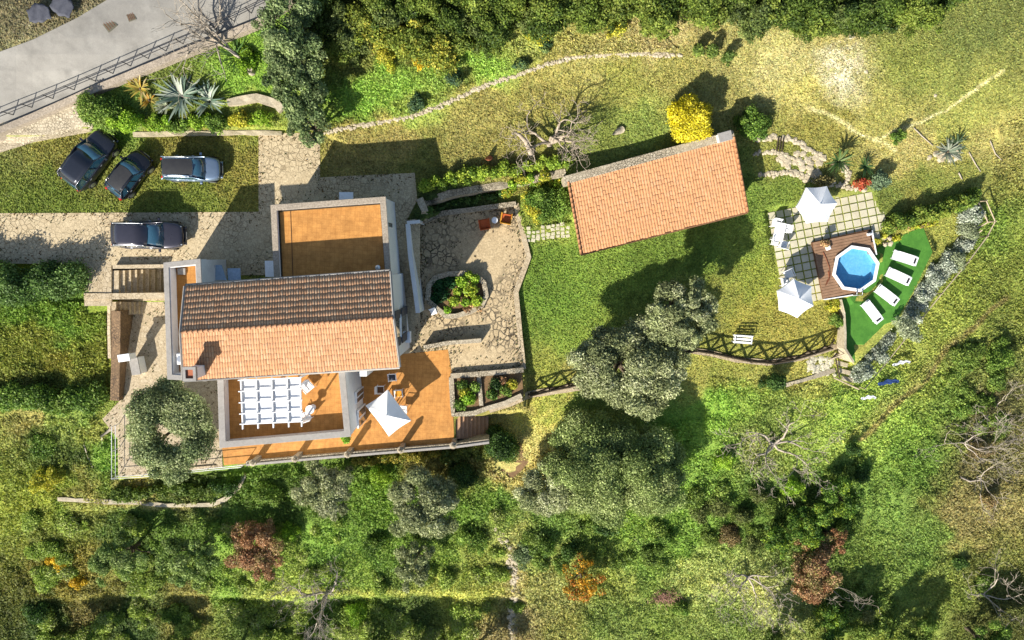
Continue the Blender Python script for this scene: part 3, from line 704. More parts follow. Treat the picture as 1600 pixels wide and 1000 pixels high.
# --- flat-roofed annex
an = XY([(424,321),(602,308),(611,436),(430,446)], 3.5)
MB().prism(off(an, .04), -.3, 3.16).build('annex_wall', M_plaster, V_)
pr = ring(an, .32, 3.1, 3.5).build('parapet', M_plaster, V_)
ring(off(an, -.04), .38, 3.502, 3.56).build('coping', M_copstone, pr, bevel=.02)
ring(off(an, .33), .08, 3.17, 3.27).build('flashing', M_darkwood, pr)
fl = MB().prism(off(an, .30), 3.16, 3.20).build('roof_terrace', M_cotto2, V_)
a0, a1 = up(454,330,3.21), up(458,440,3.21)
MB().tube([(a0[0],a0[1],3.21),(a1[0],a1[1],3.21)], .025, 4).build('drain_channel', M_shutter, fl)
p = up(591,418,3.3); m = MB(); m.lathe([(.1,-.2),(.1,.35),(.17,.35),(.17,.45),(.05,.55)], p[0], p[1], 3.05, 10); m.build('vent_pipe', M_metal, V_)
m = MB(); q0, q1 = up(531,304,2.5), up(551,304,2.5); m.box((q0[0]+q1[0])/2, q0[1]-.1, 2.5, .9, .5, .08); m.build('door_canopy', M_white, V_)
m = MB(); q = up(423,420,2.4); m.box(q[0]-.05, q[1], 2.4, .62, 1.05, .08); m.build('door_canopy', M_white, V_)
q = up(611,357,3.3)
m = MB(); m.box(an[1][0]+.02, up(608,372,3)[1], 2.2, .07, 2.0, 1.4); wn = m.build('window', M_glass, V_)
# --- main block
NW, NE, RW, RE, SW, SE = up(291,447,4.88), up(608,424,4.88), up(284,519,5.45), up(613,497,5.45), up(288,594,4.85), up(623,573,4.85)
def lerp3(a, b, t): return tuple(a[i] + (b[i]-a[i])*t for i in range(3))
ins = .25
def gable(ne, re, se, x_in, t):
    return [(ne[0]+x_in, ne[1]-ins, 4.88-.12), (re[0]+x_in, re[1], 5.45-.12), (se[0]+x_in, se[1]+ins, 4.85-.12)]
E_ = gable(NE, RE, SE, -ins*.8, 0); W_ = gable(NW, RW, SW, ins*1.4, 0)
ew = (E_[0][0]+E_[1][0]+E_[2][0])/3
E_ = [(ew+.05*(i-1)*1.2, p[1], p[2]) for i, p in enumerate(E_)]; W_ = [(max(p[0] for p in W_), p[1], p[2]) for p in W_]
m = MB(); vs = E_ + W_ + [(E_[0][0],E_[0][1],-.3),(E_[2][0],E_[2][1],-2.3),(W_[0][0],W_[0][1],-.3),(W_[2][0],W_[2][1],-2.3)]
m.add(vs, [(6,7,2,1,0),(9,8,3,4,5),(6,0,3,8),(7,9,5,2),(0,1,4,3),(1,2,5,4)]); m.build('main_wall', M_plaster, V_)
rf = tiles('roof', RW, RE, NE, NW, 8, 78, M_tileN, V_, .032, .036, .09)
tiles('roof', RW, RE, SE, SW, 9, 78, M_tileA, V_, .06, .008, .02)
m = MB()
for i in range(40):
    a, b = lerp3(RW, RE, i/40), lerp3(RW, RE, (i+1.12)/40)
    m.tube([(a[0],a[1],a[2]+.02),(b[0],b[1],b[2]+.045)], [.10,.125], 8)
m.build('ridge_tiles', M_tileA, V_, smooth=True)
for a, b in ((NW, NE), (SW, SE)):
    m = MB(); sgn = 1 if a is NW else -1
    m.tube([(a[0]-.05,a[1]+.06*sgn,a[2]-.06),(b[0]+.05,b[1]+.06*sgn,b[2]-.06)], .085, 8); m.build('gutter', M_coping, V_, smooth=True)
for pts in ((NW, RW, SW), (NE, RE, SE)):
    m = MB(); o_ = -.09 if pts[0] is NW else .09
    for a, b in zip(pts, pts[1:]): m.tube([(a[0]+o_,a[1],a[2]+.03),(b[0]+o_,b[1],b[2]+.03)], .08, 4)
    m.build('verge', M_coping, V_)
m = MB(); # soffit under the tiles
m.add([(p[0],p[1],p[2]-.07) for p in (NW, RW, RE, NE)], [(0,1,2,3)]); m.add([(p[0],p[1],p[2]-.07) for p in (SW, RW, RE, SE)], [(3,2,1,0)]); m.build('roof_deck', M_shutter, V_)
# windows in the east wall
yw0, yw1 = up(622,487,3)[1], up(622,538,3)[1]
for z0, z1 in ((2.3,4.1),(-.6,1.6)):
    yc = (yw0+yw1)/2; xw = ew + .03
    f = MB().box(xw+.02, yc, (z0+z1)/2, .1, abs(yw1-yw0)*.72, z1-z0).build('window', M_white, V_)
    MB().box(xw+.055, yc, (z0+z1)/2, .06, abs(yw1-yw0)*.64, z1-z0-.16).build('pane', M_glass, f)
    for s_ in (-1,1):
        sh = MB().box(xw+.1, yc + s_*abs(yw1-yw0)*.42, (z0+z1)/2, .07, abs(yw1-yw0)*.26, z1-z0, 0, .01).build('shutter', M_dkshut, f)
yb = up(640,528,0)[1]; MB().box(ew+.2, yb, -.6, .34, .8, .5, 0, .03).build('meter_box', M_white, V_)
# chimney
ch = up(294.5,585,6.5); m = MB(); m.box(ch[0], ch[1], 2.1, .58, .66, 8.2); st = m.build('chimney', M_plaster, V_)
sq = [(ch[0]-.4,ch[1]-.44),(ch[0]+.4,ch[1]-.44),(ch[0]+.4,ch[1]+.44),(ch[0]-.4,ch[1]+.44)]
ring(sq, .17, 6.2, 6.42).build('chimney_rim', M_coping, st); MB().prism(off(sq, .17), 6.2, 6.3).build('flue', M_terra, st)
g_ = up(311,581,5.1); MB().box(g_[0], g_[1], 5.05, .5, .55, .06).build('flashing', M_coping, st)
# --- west balcony
wb = XY([(256,411),(345,405),(345,470),(345,595),(262,592)], 3.85); wb = [wb[0], wb[1], wb[3], wb[4]]
wb[1] = (wb[0][0]+2.3, wb[1][1]); wb[2] = (wb[0][0]+2.3, wb[2][1])
MB().prism(off(wb, .03), -2.4, 3.0).build('balcony_wall', M_plaster, V_)
ring(wb, .34, 2.95, 3.78).build('parapet', M_plaster, V_)
ring(off(wb, -.04), .34, 3.782, 3.85).build('coping', M_coping, V_, bevel=.02)
MB().prism(off(wb, .32), 3.0, 3.03).build('balcony_floor', M_cotto, V_)
q = up(284,424,3.1); MB().box(q[0], q[1], 3.1, .5, .42, .16, 0, .02).build('hatch', M_coping, V_)
# --- polycarbonate canopy north of the balcony
m = MB(); a = up(314,414,1.9); b = up(353,438,1.9); c = up(373,438,1.9)
m.hexa([(a[0],b[1],1.75),(b[0],b[1],1.75),(b[0]-.35,a[1],1.62),(a[0],a[1],1.62)],[(a[0],b[1],1.8),(b[0],b[1],1.8),(b[0]-.35,a[1],1.67),(a[0],a[1],1.67)])
cn = m.build('lean_to_canopy', M_poly, V_)
m = MB(); m.box((b[0]+c[0])/2+.02, (a[1]+b[1])/2-.12, 1.62, c[0]-b[0], (a[1]-b[1])*.8, .05); m.build('lean_to_canopy', M_poly, V_)
m = MB(); m.box(a[0]+.75, (a[1]+b[1])/2, 1.84, .06, a[1]-b[1], .04, -.25); m.box(a[0]+.25, (a[1]+b[1])/2, 1.84, .05, a[1]-b[1], .04, -.25); m.build('glazing_bar', M_metal, cn)
# --- south upper terrace
st_ = XY([(341,597),(536,583),(547,681),(344,699)], 2.5); st_[0] = (st_[0][0], W_[2][1]); st_[1] = (st_[1][0], E_[2][1]+.0)
MB().prism(off(st_, .03), -2.3, 1.6).build('terrace_wall', M_plaster, V_)
ring(st_, .3, 1.55, 2.42).build('parapet', M_plaster, V_)
ring(off(st_, -.06), .44, 2.422, 2.49).build('coping', M_coping, V_, bevel=.02)
MB().prism(off(st_, .28), 1.6, 1.64).build('terrace_floor', M_cotto2, V_)
ex = st_[2][0]; exn = st_[1][0]
for (y0, y1) in ((612,630),(640,668)):
    ya, yb = up(556,y0,0)[1], up(556,y1,0)[1]; xx = exn + (ex-exn)*((st_[1][1]-(ya+yb)/2)/(st_[1][1]-st_[2][1]))
    f = MB().box(xx+.03, (ya+yb)/2, -.85, .12, ya-yb, 2.2).build('door', M_white, V_)
    m = MB()
    for k in range(2): m.box(xx+.08, yb + (ya-yb)*(k+.5)/2, -.85, .06, (ya-yb)*.36, 1.95)
    m.build('pane', M_glass, f)
m = MB(); q = up(560,588,2.2); m.box(q[0]+.2, q[1]+.15, -.2, .5, .5, 3.8); m.build('pillar', M_plaster, V_)

# --- barn with a single orange slope
B_ = thing('tiled_outbuilding', 'long low stone outbuilding with one slope of bright orange roof tiles on the lawn', 'outbuilding', up(1025,310,-2.2))
bN, bE, bS, bW = up(888,284,.95), up(1146,214,.95), up(1168,331,.15), up(908,397,.15)
tiles('roof', bN, bE, bS, bW, 17, 60, M_tileB, B_, .055, .010, .02)
bp = [(p[0],p[1]) for p in (bN, bE, bS, bW)]; bi_ = off(bp, .3)
MB().prism([bi_[0],bi_[1],bi_[2],bi_[3]], -2.8, [.78,.78,.02,.02]).build('wall', M_stone, B_)
m = MB()
nn = Vector((bE[0]-bN[0], bE[1]-bN[1])).normalized(); pn = Vector((-nn.y, nn.x))
a, b = Vector(bN[:2]) - nn*.25, Vector(bE[:2]) + nn*.05
m.prism([tuple(a-pn*.12), tuple(b-pn*.12), tuple(b+pn*.42), tuple(a+pn*.42)], -1.5, 1.02).build('back_wall', M_stone, B_)
m = MB(); m.tube([(bW[0],bW[1]-.05,bW[2]-.05),(bS[0],bS[1]-.05,bS[2]-.05)], .07, 8).build('gutter', M_shutter, B_, smooth=True)
for a, b in ((bN, bW), (bE, bS)):
    m = MB()
    for i in range(14):
        p0, p1 = lerp3(a, b, i/14), lerp3(a, b, (i+1.1)/14); m.tube([(p0[0],p0[1],p0[2]+.05),(p1[0],p1[1],p1[2]+.08)], [.08,.1], 7)
    m.build('verge_tiles', M_tileB, B_, smooth=True)
c = up(1133,212,1.6); m = MB(); m.box(c[0], c[1]-.05, .9, .75, .5, 1.3, .26); ck = m.build('chimney', M_plaster, B_)
MB().box(c[0], c[1]-.05, 1.62, .9, .62, .09, .26, .02).build('chimney_cap', M_coping, ck)
for t_ in (.2,.5,.8):
    p = lerp3(bi_[3] + (0,), bi_[2] + (0,), t_); MB().box(p[0], p[1]-.02, -1.25, .9, .08, 1.1 if t_ != .5 else 1.9, .26).build('window' if t_ != .5 else 'door', M_shutter, B_)

# ================================================================== walls, kerbs, steps
def wallthing(name, label, cat, pts, wd, h, mt, jit=.06, depth=.6, group=None, cap=None):
    o = ribbon(pts, wd, 0, h, jit, depth).build(name, mt); return tag(o, label, cat, group)
wallthing('roadside_wall', 'grey stone parapet wall running along the lower edge of the road', 'wall', [(-200,285),(51,182),(150,138),(280,84),(400,36),(470,-10)], .42, .45, M_copstone, .03, 1.6)
wallthing('stone_kerb', 'straight pale stone kerb between the parked cars and the planted bank', 'kerb', [(208,210),(300,208),(380,207),(440,208)], .28, .22, M_rock, .2)
wallthing('garden_wall', 'pale dry stone wall stub in the bank below the fallen trunk', 'wall', [(355,160),(400,152),(432,162),(440,172)], .5, .3, M_rock, .25)
tag(rockline([(-120,222),(51,186),(100,165),(150,143)], .15, 2.2, 3).build('stone_edging', M_rock), 'row of pale stones edging the sloping paving under the road wall', 'edging')
tag(rockline([(505,207),(560,196),(600,190),(640,183),(700,160),(760,132),(800,120),(860,98),(900,88),(960,84),(1010,84),(1063,87)], .11, 2.2, 2, .1).build('stone_edging', M_rock), 'long curved line of white stones across the north slope', 'edging')
wallthing('retaining_wall', 'rubble retaining wall with a pale top beside the hedge north of the courtyard', 'wall', [(660,318),(700,303),(740,296),(800,286),(850,276),(884,269)], .5, .12, M_stone, .1, 2.6)
wallthing('stone_pier', 'short stone pier at the corner between driveway and courtyard', 'wall', [(655,310),(664,330),(661,345)], .45, .5, M_stone, .1, 2.4)
wallthing('courtyard_wall', 'low stone wall along the shaded north edge of the courtyard', 'wall', [(634,348),(664,345),(692,333),(740,327),(806,318)], .34, .35, M_stone, .06, 1)
wallthing('courtyard_wall', 'smooth pale kerb wall bounding the courtyard against the lawn', 'wall', [(806,318),(812,345),(826,402),(806,456),(812,520),(818,577)], .38, .12, M_dress, .02, 1)
o = ribbon([(637,350),(641,400),(648,450),(653,489)], .30, 0, 0, 0, 2.2, 8)
m = MB(); 
for (a, b) in zip(resample([(637,350),(641,400),(648,450),(653,489)], 20), resample([(637,350),(641,400),(648,450),(653,489)], 20)[1:]):
    p, q = up(*a, .35), up(*b, .35); hwall(m, p[0], p[1], q[0], q[1], .30, -2.2, .35)
tag(m.build('white_parapet', M_plaster), 'long thin white parapet between the side passage and the courtyard', 'parapet')
m = MB(); p, q = up(636,348,.35), up(656,346,.35); hwall(m, p[0], p[1], q[0], q[1], .22, -2, .36); tag(m.build('white_parapet', M_plaster), 'short white parapet return at the top of the side passage', 'parapet')
wallthing('courtyard_wall', 'low stone wall crossing the courtyard towards the villa corner', 'wall', [(662,543),(700,536),(752,532)], .3, .75, M_stone, .05)
# oval planter
pl = thing('oval_planter', 'oval stone-rimmed planting bed in the middle of the courtyard', 'planter', up(712,462,-2))
oc = [(668,470),(670,447),(680,434),(700,428),(725,427),(745,430),(756,442),(760,462),(752,478),(735,487),(712,494),(697,494)]
MB().prism(XY(oc, -1.9), -2.1, -1.85).build('soil', M_soil, pl)
ro = oc + [oc[0]]; ribbon(ro, .36, 0, .42, .06, .4, 9).build('rim', M_stone, pl)
bl = [(*up(x, y, -1.5), r*.72, r*.72, r*.6) for x, y, r in ((722,440,.55),(735,452,.7),(742,436,.45),(710,470,.5),(728,472,.45),(700,484,.35),(745,470,.5),(732,430,.4),(715,456,.4))]
foliage('leaves', bl, 240, .11, LUSH + [(186,196,60)], pl)
bl = [(*up(x, y, -1.8), r, r, r*.5) for x, y, r in ((684,445,.5),(690,460,.55),(680,466,.4),(704,440,.5))]
foliage('low_plants', bl, 200, .1, [(40,80,40),(54,100,50)], pl)
bl = [(*up(x, y, -1.7), r, r, r*.5) for x, y, r in ((738,476,.35),(748,480,.3),(730,484,.3))]
foliage('dry_plants', bl, 220, .1, RUST, pl)
# beds by the steps
bd = thing('walled_bed', 'walled garden bed beside the terrace with stone rims and small plants', 'planter', up(760,610,-2))
ribbon([(704,588),(740,585),(780,582),(818,578)], .36, 0, .35, .04, .5).build('rim', M_stone, bd)
ribbon([(705,590),(708,648),(740,646),(762,638),(790,630),(815,618)], .36, 0, .35, .04, .8).build('rim', M_stone, bd)
ribbon([(748,588),(752,634)], .3, 0, .32, .04, .5).build('rim', M_stone, bd)
MB().prism(XY([(706,588),(815,580),(818,616),(764,636),(709,646)], -1.9), -2.2, -1.88).build('soil', M_soil, bd)
for x, y, r, pal in ((722,602,.4,GREEN),(732,622,.5,LUSH),(718,632,.4,GREEN),(742,605,.35,GREEN),(775,600,.45,DEEP),(790,610,.4,GREEN),(768,616,.4,GREEN),(800,600,.35,YELG),(726,612,.4,YELG),(785,595,.3,RUST)):
    foliage('plant', [(*up(x, y, -1.6), r, r, r*.8), (*up(x+4, y+3, -1.7), r*.6, r*.6, r*.5)], 200, .1, pal, bd)
# terrace edge wall with posts
tw = thing('terrace_parapet', 'long low pale parapet with square posts along the south edge of the orange terrace', 'parapet', up(550,708,-2))
ed = [(384,725),(461,718),(543,711),(626,704),(712,697),(764,690)]
m = MB()
for a, b in zip(ed, ed[1:]):
    p, q = up(*a, -1.6), up(*b, -1.6); hwall(m, p[0], p[1], q[0], q[1], .36, -4.5, -1.65)
m.build('wall', M_stone, tw)
m = MB()
for a, b in zip(ed, ed[1:]):
    p, q = up(a[0], a[1]+2, -1.5), up(b[0], b[1]+2, -1.5); hwall(m, p[0], p[1], q[0], q[1], .16, -1.66, -1.57)
m.build('coping', M_coping, tw)
for x, y in ((395,723),(461,717),(543,710),(626,703),(708,696)):
    p = up(x, y, -.7); m = MB(); m.box(p[0], p[1], -1.45, .32, .32, 1.5, 0, .02); m.lathe([(.26,0),(.26,.06),(.1,.1),(.15,.2),(.11,.3),(.02,.34)], p[0], p[1], -.70, 10); m.build('post', M_stone, tw)
# flights of steps
def steps(name, label, p0, p1, wpx0, z0, z1, n, mt, edge=None):
    t = thing(name, label, 'steps', up((p0[0]+p1[0])/2, (p0[1]+p1[1])/2, min(z0, z1))); 
    for i in range(n):
        za = z0 + (z1-z0)*(i+.5)/n
        xa, xb = p0[0] + (p1[0]-p0[0])*i/n, p0[0] + (p1[0]-p0[0])*(i+1)/n; ya, yb = p0[1] + (p1[1]-p0[1])*i/n, p0[1] + (p1[1]-p0[1])*(i+1)/n
        c = [up(xa, ya-wpx0/2, za), up(xb, yb-wpx0/2, za), up(xb, yb+wpx0/2, za), up(xa, ya+wpx0/2, za)]
        MB().prism([q[:2] for q in c], min(z0, z1)-.4, za).build('step', mt, t)
    return t
steps('stone_steps', 'flight of pale stone steps running down beside the villa from the driveway', (176,443), (252,440), 40, 0, -1.6, 8, M_dress)
steps('stone_steps', 'lower flight of pale stone steps onto the west patio', (174,482), (224,481), 20, -.6, -2.0, 7, M_dress)
steps('brick_steps', 'reddish brick steps leading down from the orange terrace to the garden', (713,668), (763,665), 36, -2.05, -3.6, 8, M_brick)
for pts, zt_, th_, lb in (([(131,463),(180,463),(258,462)], .1, .42, 'pale stone wall with a broad coping between the two flights of steps'),([(176,417),(256,416)], .45, .26, 'low pale stone wall between the car and the upper flight of steps')):
    m = MB()
    for a, b in zip(pts, pts[1:]): p, q = up(*a, zt_), up(*b, zt_); hwall(m, p[0], p[1], q[0], q[1], th_, -2.3, zt_)
    tag(m.build('stair_wall', M_dress), lb, 'wall')
wallthing('stair_wall', 'short upright stone wall at the hedge end of the steps', 'wall', [(137,418),(136,460)], .32, .8, M_brownstone, .04, .8)
wallthing('patio_wall', 'brown rubble wall along the grassy mound west of the patio', 'wall', [(181,486),(181,530),(180,580),(179,626)], .62, 1.0, M_brownstone, .05, 1.2)
wallthing('patio_wall', 'slim pale kerb on top of the brown rubble wall', 'wall', [(170,472),(170,520),(171,560)], .22, .35, M_dress, .02, .6)
wallthing('low_wall', 'thin stone terrace wall in the shaded grass below the patio', 'wall', [(90,780),(160,784),(205,785),(260,790),(330,789),(352,780),(372,762),(382,742)], .32, .3, M_rock, .2)
tag(rockline([(780,830),(795,858),(803,890),(806,930),(800,960),(806,1000),(810,1040)], .2, 3, 3, .3).build('stone_trail', M_rock), 'straggling line of pale stones down the lower slope', 'trail')
wallthing('path_wall', 'pale stone path edge curving from the garden beds to the big olive tree', 'wall', [(764,640),(800,628),(830,616),(870,610),(912,604),(950,592)], .55, .14, M_dress, .08)
wallthing('path_wall', 'pale stone path edge curving below the crossed timber fence', 'wall', [(1040,560),(1080,548),(1110,552),(1150,562),(1200,567),(1250,560),(1292,546),(1312,540)], .42, .14, M_dress, .08)
wallthing('path_wall', 'short pale stone edge below the paved patch on the slope', 'wall', [(1228,602),(1262,592),(1305,578)], .3, .12, M_rock, .2)
m = MB()
for _ in range(70):
    x, y = random.uniform(1262,1305), random.uniform(552,586)
    if 555 < y + (1262-x)*.1 : p = G(x, y, .03); rock(m, p[0], p[1], p[2]-.03, random.uniform(.14,.26), 0, .28)
tag(m.build('crazy_paved_patch', M_slab), 'patch of irregular flat stones at the end of the timber fence', 'paving')
m = MB()
for j in range(4):
    for i in range(9):
        x, y = 826 + i*7.6 + random.uniform(-1,1), 357 + j*6 - i*.9 + random.uniform(-1,1)
        if random.random() < .1: continue
        p = G(x, y, .02); s_ = random.uniform(.16,.26); m.box(p[0], p[1], p[2], s_*1.2, s_, .06, random.uniform(-.3,.3), .015)
tag(m.build('stepping_stones', M_slab), 'pale stepping stones from the courtyard to the orange-roofed outbuilding', 'paving')
# ================================================================== VEHICLES
def car(name, label, px, py, heading, L, W, Ht, pm, roofm=None, rails=False, boxy=.5, hood=.27, tail=.06, scr=.17, rear=.12, opentop=False, group='cars parked by the driveway'):
    """a car along local +x; stations are fractions of its length"""
    x, y, _ = up(px, py, .9); t = thing(name, label, 'car', (0,0,0), 0, group)
    hw = W/2; belt = Ht*.62; zb = .28
    def half(s):      # plan outline, s in -1..1
        k = 1 - (.30 if s > 0 else .16)*abs(s)**4.5; return hw*k
    N = 18; vs = []; fs = []; S = [-1 + 2*i/N for i in range(N+1)]
    for i, s in enumerate(S):
        xx = s*L/2; w_ = half(s); e = 1 if 0 < i < N else .82
        if s > 1 - 2*hood: top = belt - (belt*.20)*((s-(1-2*hood))/(2*hood))**1.6
        else: top = belt
        if s < -.9: top *= .97
        if i in (0, N): w_ *= .93; xx *= .985
        zl = zb + (.16 if i in (0, N) else 0)
        sec = [(0,zl),(w_*.85,zl),(w_*e,zl+.12),(w_,zb+.32),(w_*.985,top-.16),(w_*.93,top-.03),(w_*.72,top+.015),(w_*.35,top+.035)]
        ring_ = sec + [(0,top+.045)] + [(-a,b) for a, b in sec[:0:-1]]
        vs += [(xx, a, b) for a, b in ring_]
    n = 16
    for i in range(N):
        for k in range(n): fs.append((i*n+k, (i+1)*n+k, (i+1)*n+(k+1)%n, i*n+(k+1)%n))
    fs += [tuple(range(n)), tuple(N*n+k for k in range(n-1,-1,-1))]
    m = MB(); m.add(vs, fs); body = m.build('body', pm, t, sub=1, smooth=True)
    xf0, xf1 = L/2 - hood*L, L/2 - (hood+scr)*L          # windscreen base / top
    xr0, xr1 = -L/2 + tail*L, -L/2 + (tail+rear)*L        # rear window base / top
    wb_, wt = hw*.90, hw*.70 + hw*.08*boxy; zt = Ht
    if not opentop:
        def arc(x0, bow, w_, z): return [(x0 + bow*(1-(q/3)**2), w_*q/3, z - .035*(abs(q)/3)**2) for q in range(-3,4)]
        # glass house: solid tapered block
        rows = [arc(xf0, .14, wb_, belt+.0), arc(xf1, .10, wt, zt-.05)]
        def strip(r0, r1, nm, mt_, par, offz=0):
            m = MB(); m.add([(a,b,c+offz) for a,b,c in r0 + r1], [(i,i+1,7+i+1,7+i) for i in range(6)]); return m.build(nm, mt_, par, smooth=True, solid=.02)
        strip(rows[0], rows[1], 'windscreen', M_glass, t)
        rr0, rr1 = arc(xr0, -.05, wb_*.95, belt+.02), arc(xr1, -.04, wt*.97, zt-.06)
        strip(rr1, rr0, 'rear_window', M_glass, t)
        for sg in (-1,1):
            m = MB(); m.add([(xf0-.03, sg*wb_, belt-.02),(xf1, sg*wt, zt-.07),(xr1, sg*wt*.98, zt-.09),(xr0, sg*wb_*.96, belt-.02)], [(0,1,2,3) if sg > 0 else (3,2,1,0)])
            g = m.build('side_window', M_glass, t, solid=.015)
            m = MB()
            for fr in (.38,.72):
                xb = xf0 + (xr0-xf0)*fr; xt = xf1 + (xr1-xf1)*(fr-.05); m.tube([(xb, sg*(wb_+.01), belt),(xt, sg*(wt+.01), zt-.08)], .03, 4)
            m.tube([(xf0-.02, sg*(wb_+.005), belt),(xf1+.02, sg*(wt+.01), zt-.06),(xr1, sg*(wt+.01), zt-.07),(xr0, sg*(wb_*.97), belt)], .035, 5); m.build('pillar', pm, t, smooth=True)
        r0 = arc(xf1+.03, .10, wt*1.03, zt-.05); r1 = arc(xf1*.6+xr1*.4, 0, wt*1.05, zt); r2 = arc(xf1*.2+xr1*.8, 0, wt*1.03, zt-.005); r3 = arc(xr1-.06, -.04, wt*1.0, zt-.07)
        m = MB(); m.add(r0+r1+r2+r3, [(j*7+i, j*7+i+1, (j+1)*7+i+1, (j+1)*7+i) for j in range(3) for i in range(6)])
        rp = m.build('roof', pm, t, smooth=True, solid=.05)
        if roofm:
            m = MB(); k_ = .8; m.add([(a,b*k_,c+.018) for a,b,c in r0[0:7]] + [(a,b*k_,c+.022) for a,b,c in r1] + [(a,b*k_,c+.02) for a,b,c in r2] + [(a,b*k_,c+.018) for a,b,c in r3], [(j*7+i, j*7+i+1, (j+1)*7+i+1, (j+1)*7+i) for j in range(3) for i in range(6)])
            m.build('sunroof', roofm, rp, smooth=True)
        if rails:
            for sg in (-1,1):
                m = MB(); m.tube([(xf1-.15, sg*wt*.98, zt-.03),(xf1-.25, sg*wt*.98, zt+.05),(0, sg*wt*1.0, zt+.07),(xr1+.2, sg*wt*.98, zt+.05),(xr1+.1, sg*wt*.98, zt-.02)], .024, 6); m.build('roof_rail', M_metal, t, smooth=True)
        m = MB(); m.tube([(xf0+.1, -.35, belt+.05),(xf0-.15, .1, belt+.16)], .012, 4); m.tube([(xf0+.1, .25, belt+.05),(xf0-.15, .6, belt+.14)], .012, 4); m.build('wiper', M_black, t)
        for sx in (xf1-.35, xf1-1.3):
            for sg in (-1,1):
                m = MB(); m.box(sx, sg*hw*.4, belt-.1, .5, .5, .15, 0, .04); m.box(sx-.25, sg*hw*.4, belt+.12, .14, .46, .5, 0, .04); m.build('car_seat', M_black, t)
    else:
        # folded fabric roof, open cockpit
        def arc(x0, bow, w_, z): return [(x0 + bow*(1-(q/3)**2), w_*q/3, z - .035*(abs(q)/3)**2) for q in range(-3,4)]
        m = MB(); r0, r1 = arc(xf0, .14, wb_, belt), arc(xf1+.1, .1, wt, zt-.12)
        m.add(r0+r1, [(i,i+1,7+i+1,7+i) for i in range(6)]); m.build('windscreen', M_glass, t, smooth=True, solid=.02)
        m = MB(); m.tube(r1, .035, 6); m.tube([r0[0], r1[0]], .035, 6); m.tube([r0[6], r1[6]], .035, 6); m.build('windscreen_frame', pm, t, smooth=True)
        m = MB(); m.box((xf0+xr0)/2+.05, 0, belt+.03, (xf0-xr0)*.62, W*.72, .05, 0, .02); m.build('cockpit', M_black, t)
        for sx in (xf1-.25, xf1-1.0):
            for sg in (-1,1):
                m = MB(); m.box(sx, sg*hw*.38, belt+.08, .45, .46, .12, 0, .05); m.box(sx-.24, sg*hw*.38, belt+.2, .14, .44, .4, 0, .05); m.box(sx-.26, sg*hw*.38, belt+.46, .08, .24, .14, 0, .03); m.build('car_seat', M_greytarp, t)
        m = MB(); m.lathe([(.17,0),(.19,.015),(.17,.03)], xf0-.45, hw*.38, belt+.22, 14); m.build('steering_wheel', M_black, t)
        m = MB(); m.box(xr0+.25, 0, belt+.13, .55, W*.78, .2, 0, .06); m.build('folded_roof', M_black, t)
    for sx, sg in ((1,-1),(1,1),(-1,-1),(-1,1)):
        wx, wy = sx*L*.31, sg*(hw-.11)
        w0 = MB(); w0.T = Matrix.Translation((wx, wy, .32)) @ Matrix.Rotation(R(90), 4, 'X'); w0.lathe([(.2,-.11),(.3,-.11),(.33,-.07),(.33,.07),(.3,.11),(.2,.11)], 0, 0, 0, 16)
        wh = w0.build('wheel', M_rubber, t, smooth=False)
        w1 = MB(); w1.T = Matrix.Translation((wx, wy, .32)) @ Matrix.Rotation(R(90), 4, 'X'); w1.lathe([(.04,-.125),(.2,-.115),(.2,.115),(.04,.125)], 0, 0, 0, 10); w1.build('rim', M_metal, wh)
    for sg in (-1,1):
        m = MB(); m.T = Matrix.Translation((L/2-.26, sg*hw*.60, belt*.77)) @ Matrix.Rotation(-sg*.5, 4, 'Z'); m.box(0,0,0,.26,.22,.10,0,.04); m.build('headlight', M_lamp, t)
        m = MB(); m.T = Matrix.Translation((-L/2+.09, sg*hw*.68, belt*.84)) @ Matrix.Rotation(sg*.2, 4, 'Z'); m.box(0,0,0,.14,.18,.2,0,.03); m.build('tail_light', M_red, t)
        m = MB(); m.box(xf0-.22, sg*(hw+.09), belt+.06, .16, .2, .14, 0, .04); m.build('wing_mirror', pm, t)
        m = MB()
        for q in (.05,-.22): m.box(L*q, sg*(hw*.985), belt-.14, .16, .03, .03)
        m.build('door_handle', M_metal, t)
    m = MB(); m.box(L/2-.03, 0, .52, .08, W*.5, .2, 0, .02); m.build('grille', M_black, t)
    for sx in (-1, 1):
        m = MB(); m.box(sx*(L/2+.005), 0, .42, .03, .5, .11); m.build('number_plate', M_white, t)
        m = MB(); m.box(sx*(L/2-.1), 0, .40, .24, W*.66, .16, 0, .06); m.build('bumper', pm, t)
    t.location = (x, y, .03); t.rotation_euler = (0,0,heading)
    return t
car('parked_car', 'large midnight blue estate car nosing into the leafy bank, furthest left', 138, 249, R(51), 4.35, 1.86, 1.62, M_pblue, boxy=1, hood=.26, tail=.02, rear=.08)
car('parked_car', 'small black car with dark glass roof, middle of the three cars on the grass', 199, 272, R(50), 3.5, 1.66, 1.42, M_pblack, roofm=M_black, boxy=.4, hood=.25, tail=.05, rear=.14)
car('parked_car', 'silver car with black roof panel and roof rails on the grass', 297, 263, R(-1), 3.95, 1.70, 1.55, M_psilver, roofm=M_black, rails=True, boxy=.7, hood=.24, tail=.03, rear=.1)
car('parked_car', 'dark plum people carrier with silver roof rails on the stone driveway', 230, 367, R(-1), 4.85, 1.92, 1.68, M_pplum, rails=True, boxy=.8, hood=.26, tail=.02, rear=.08, scr=.18)

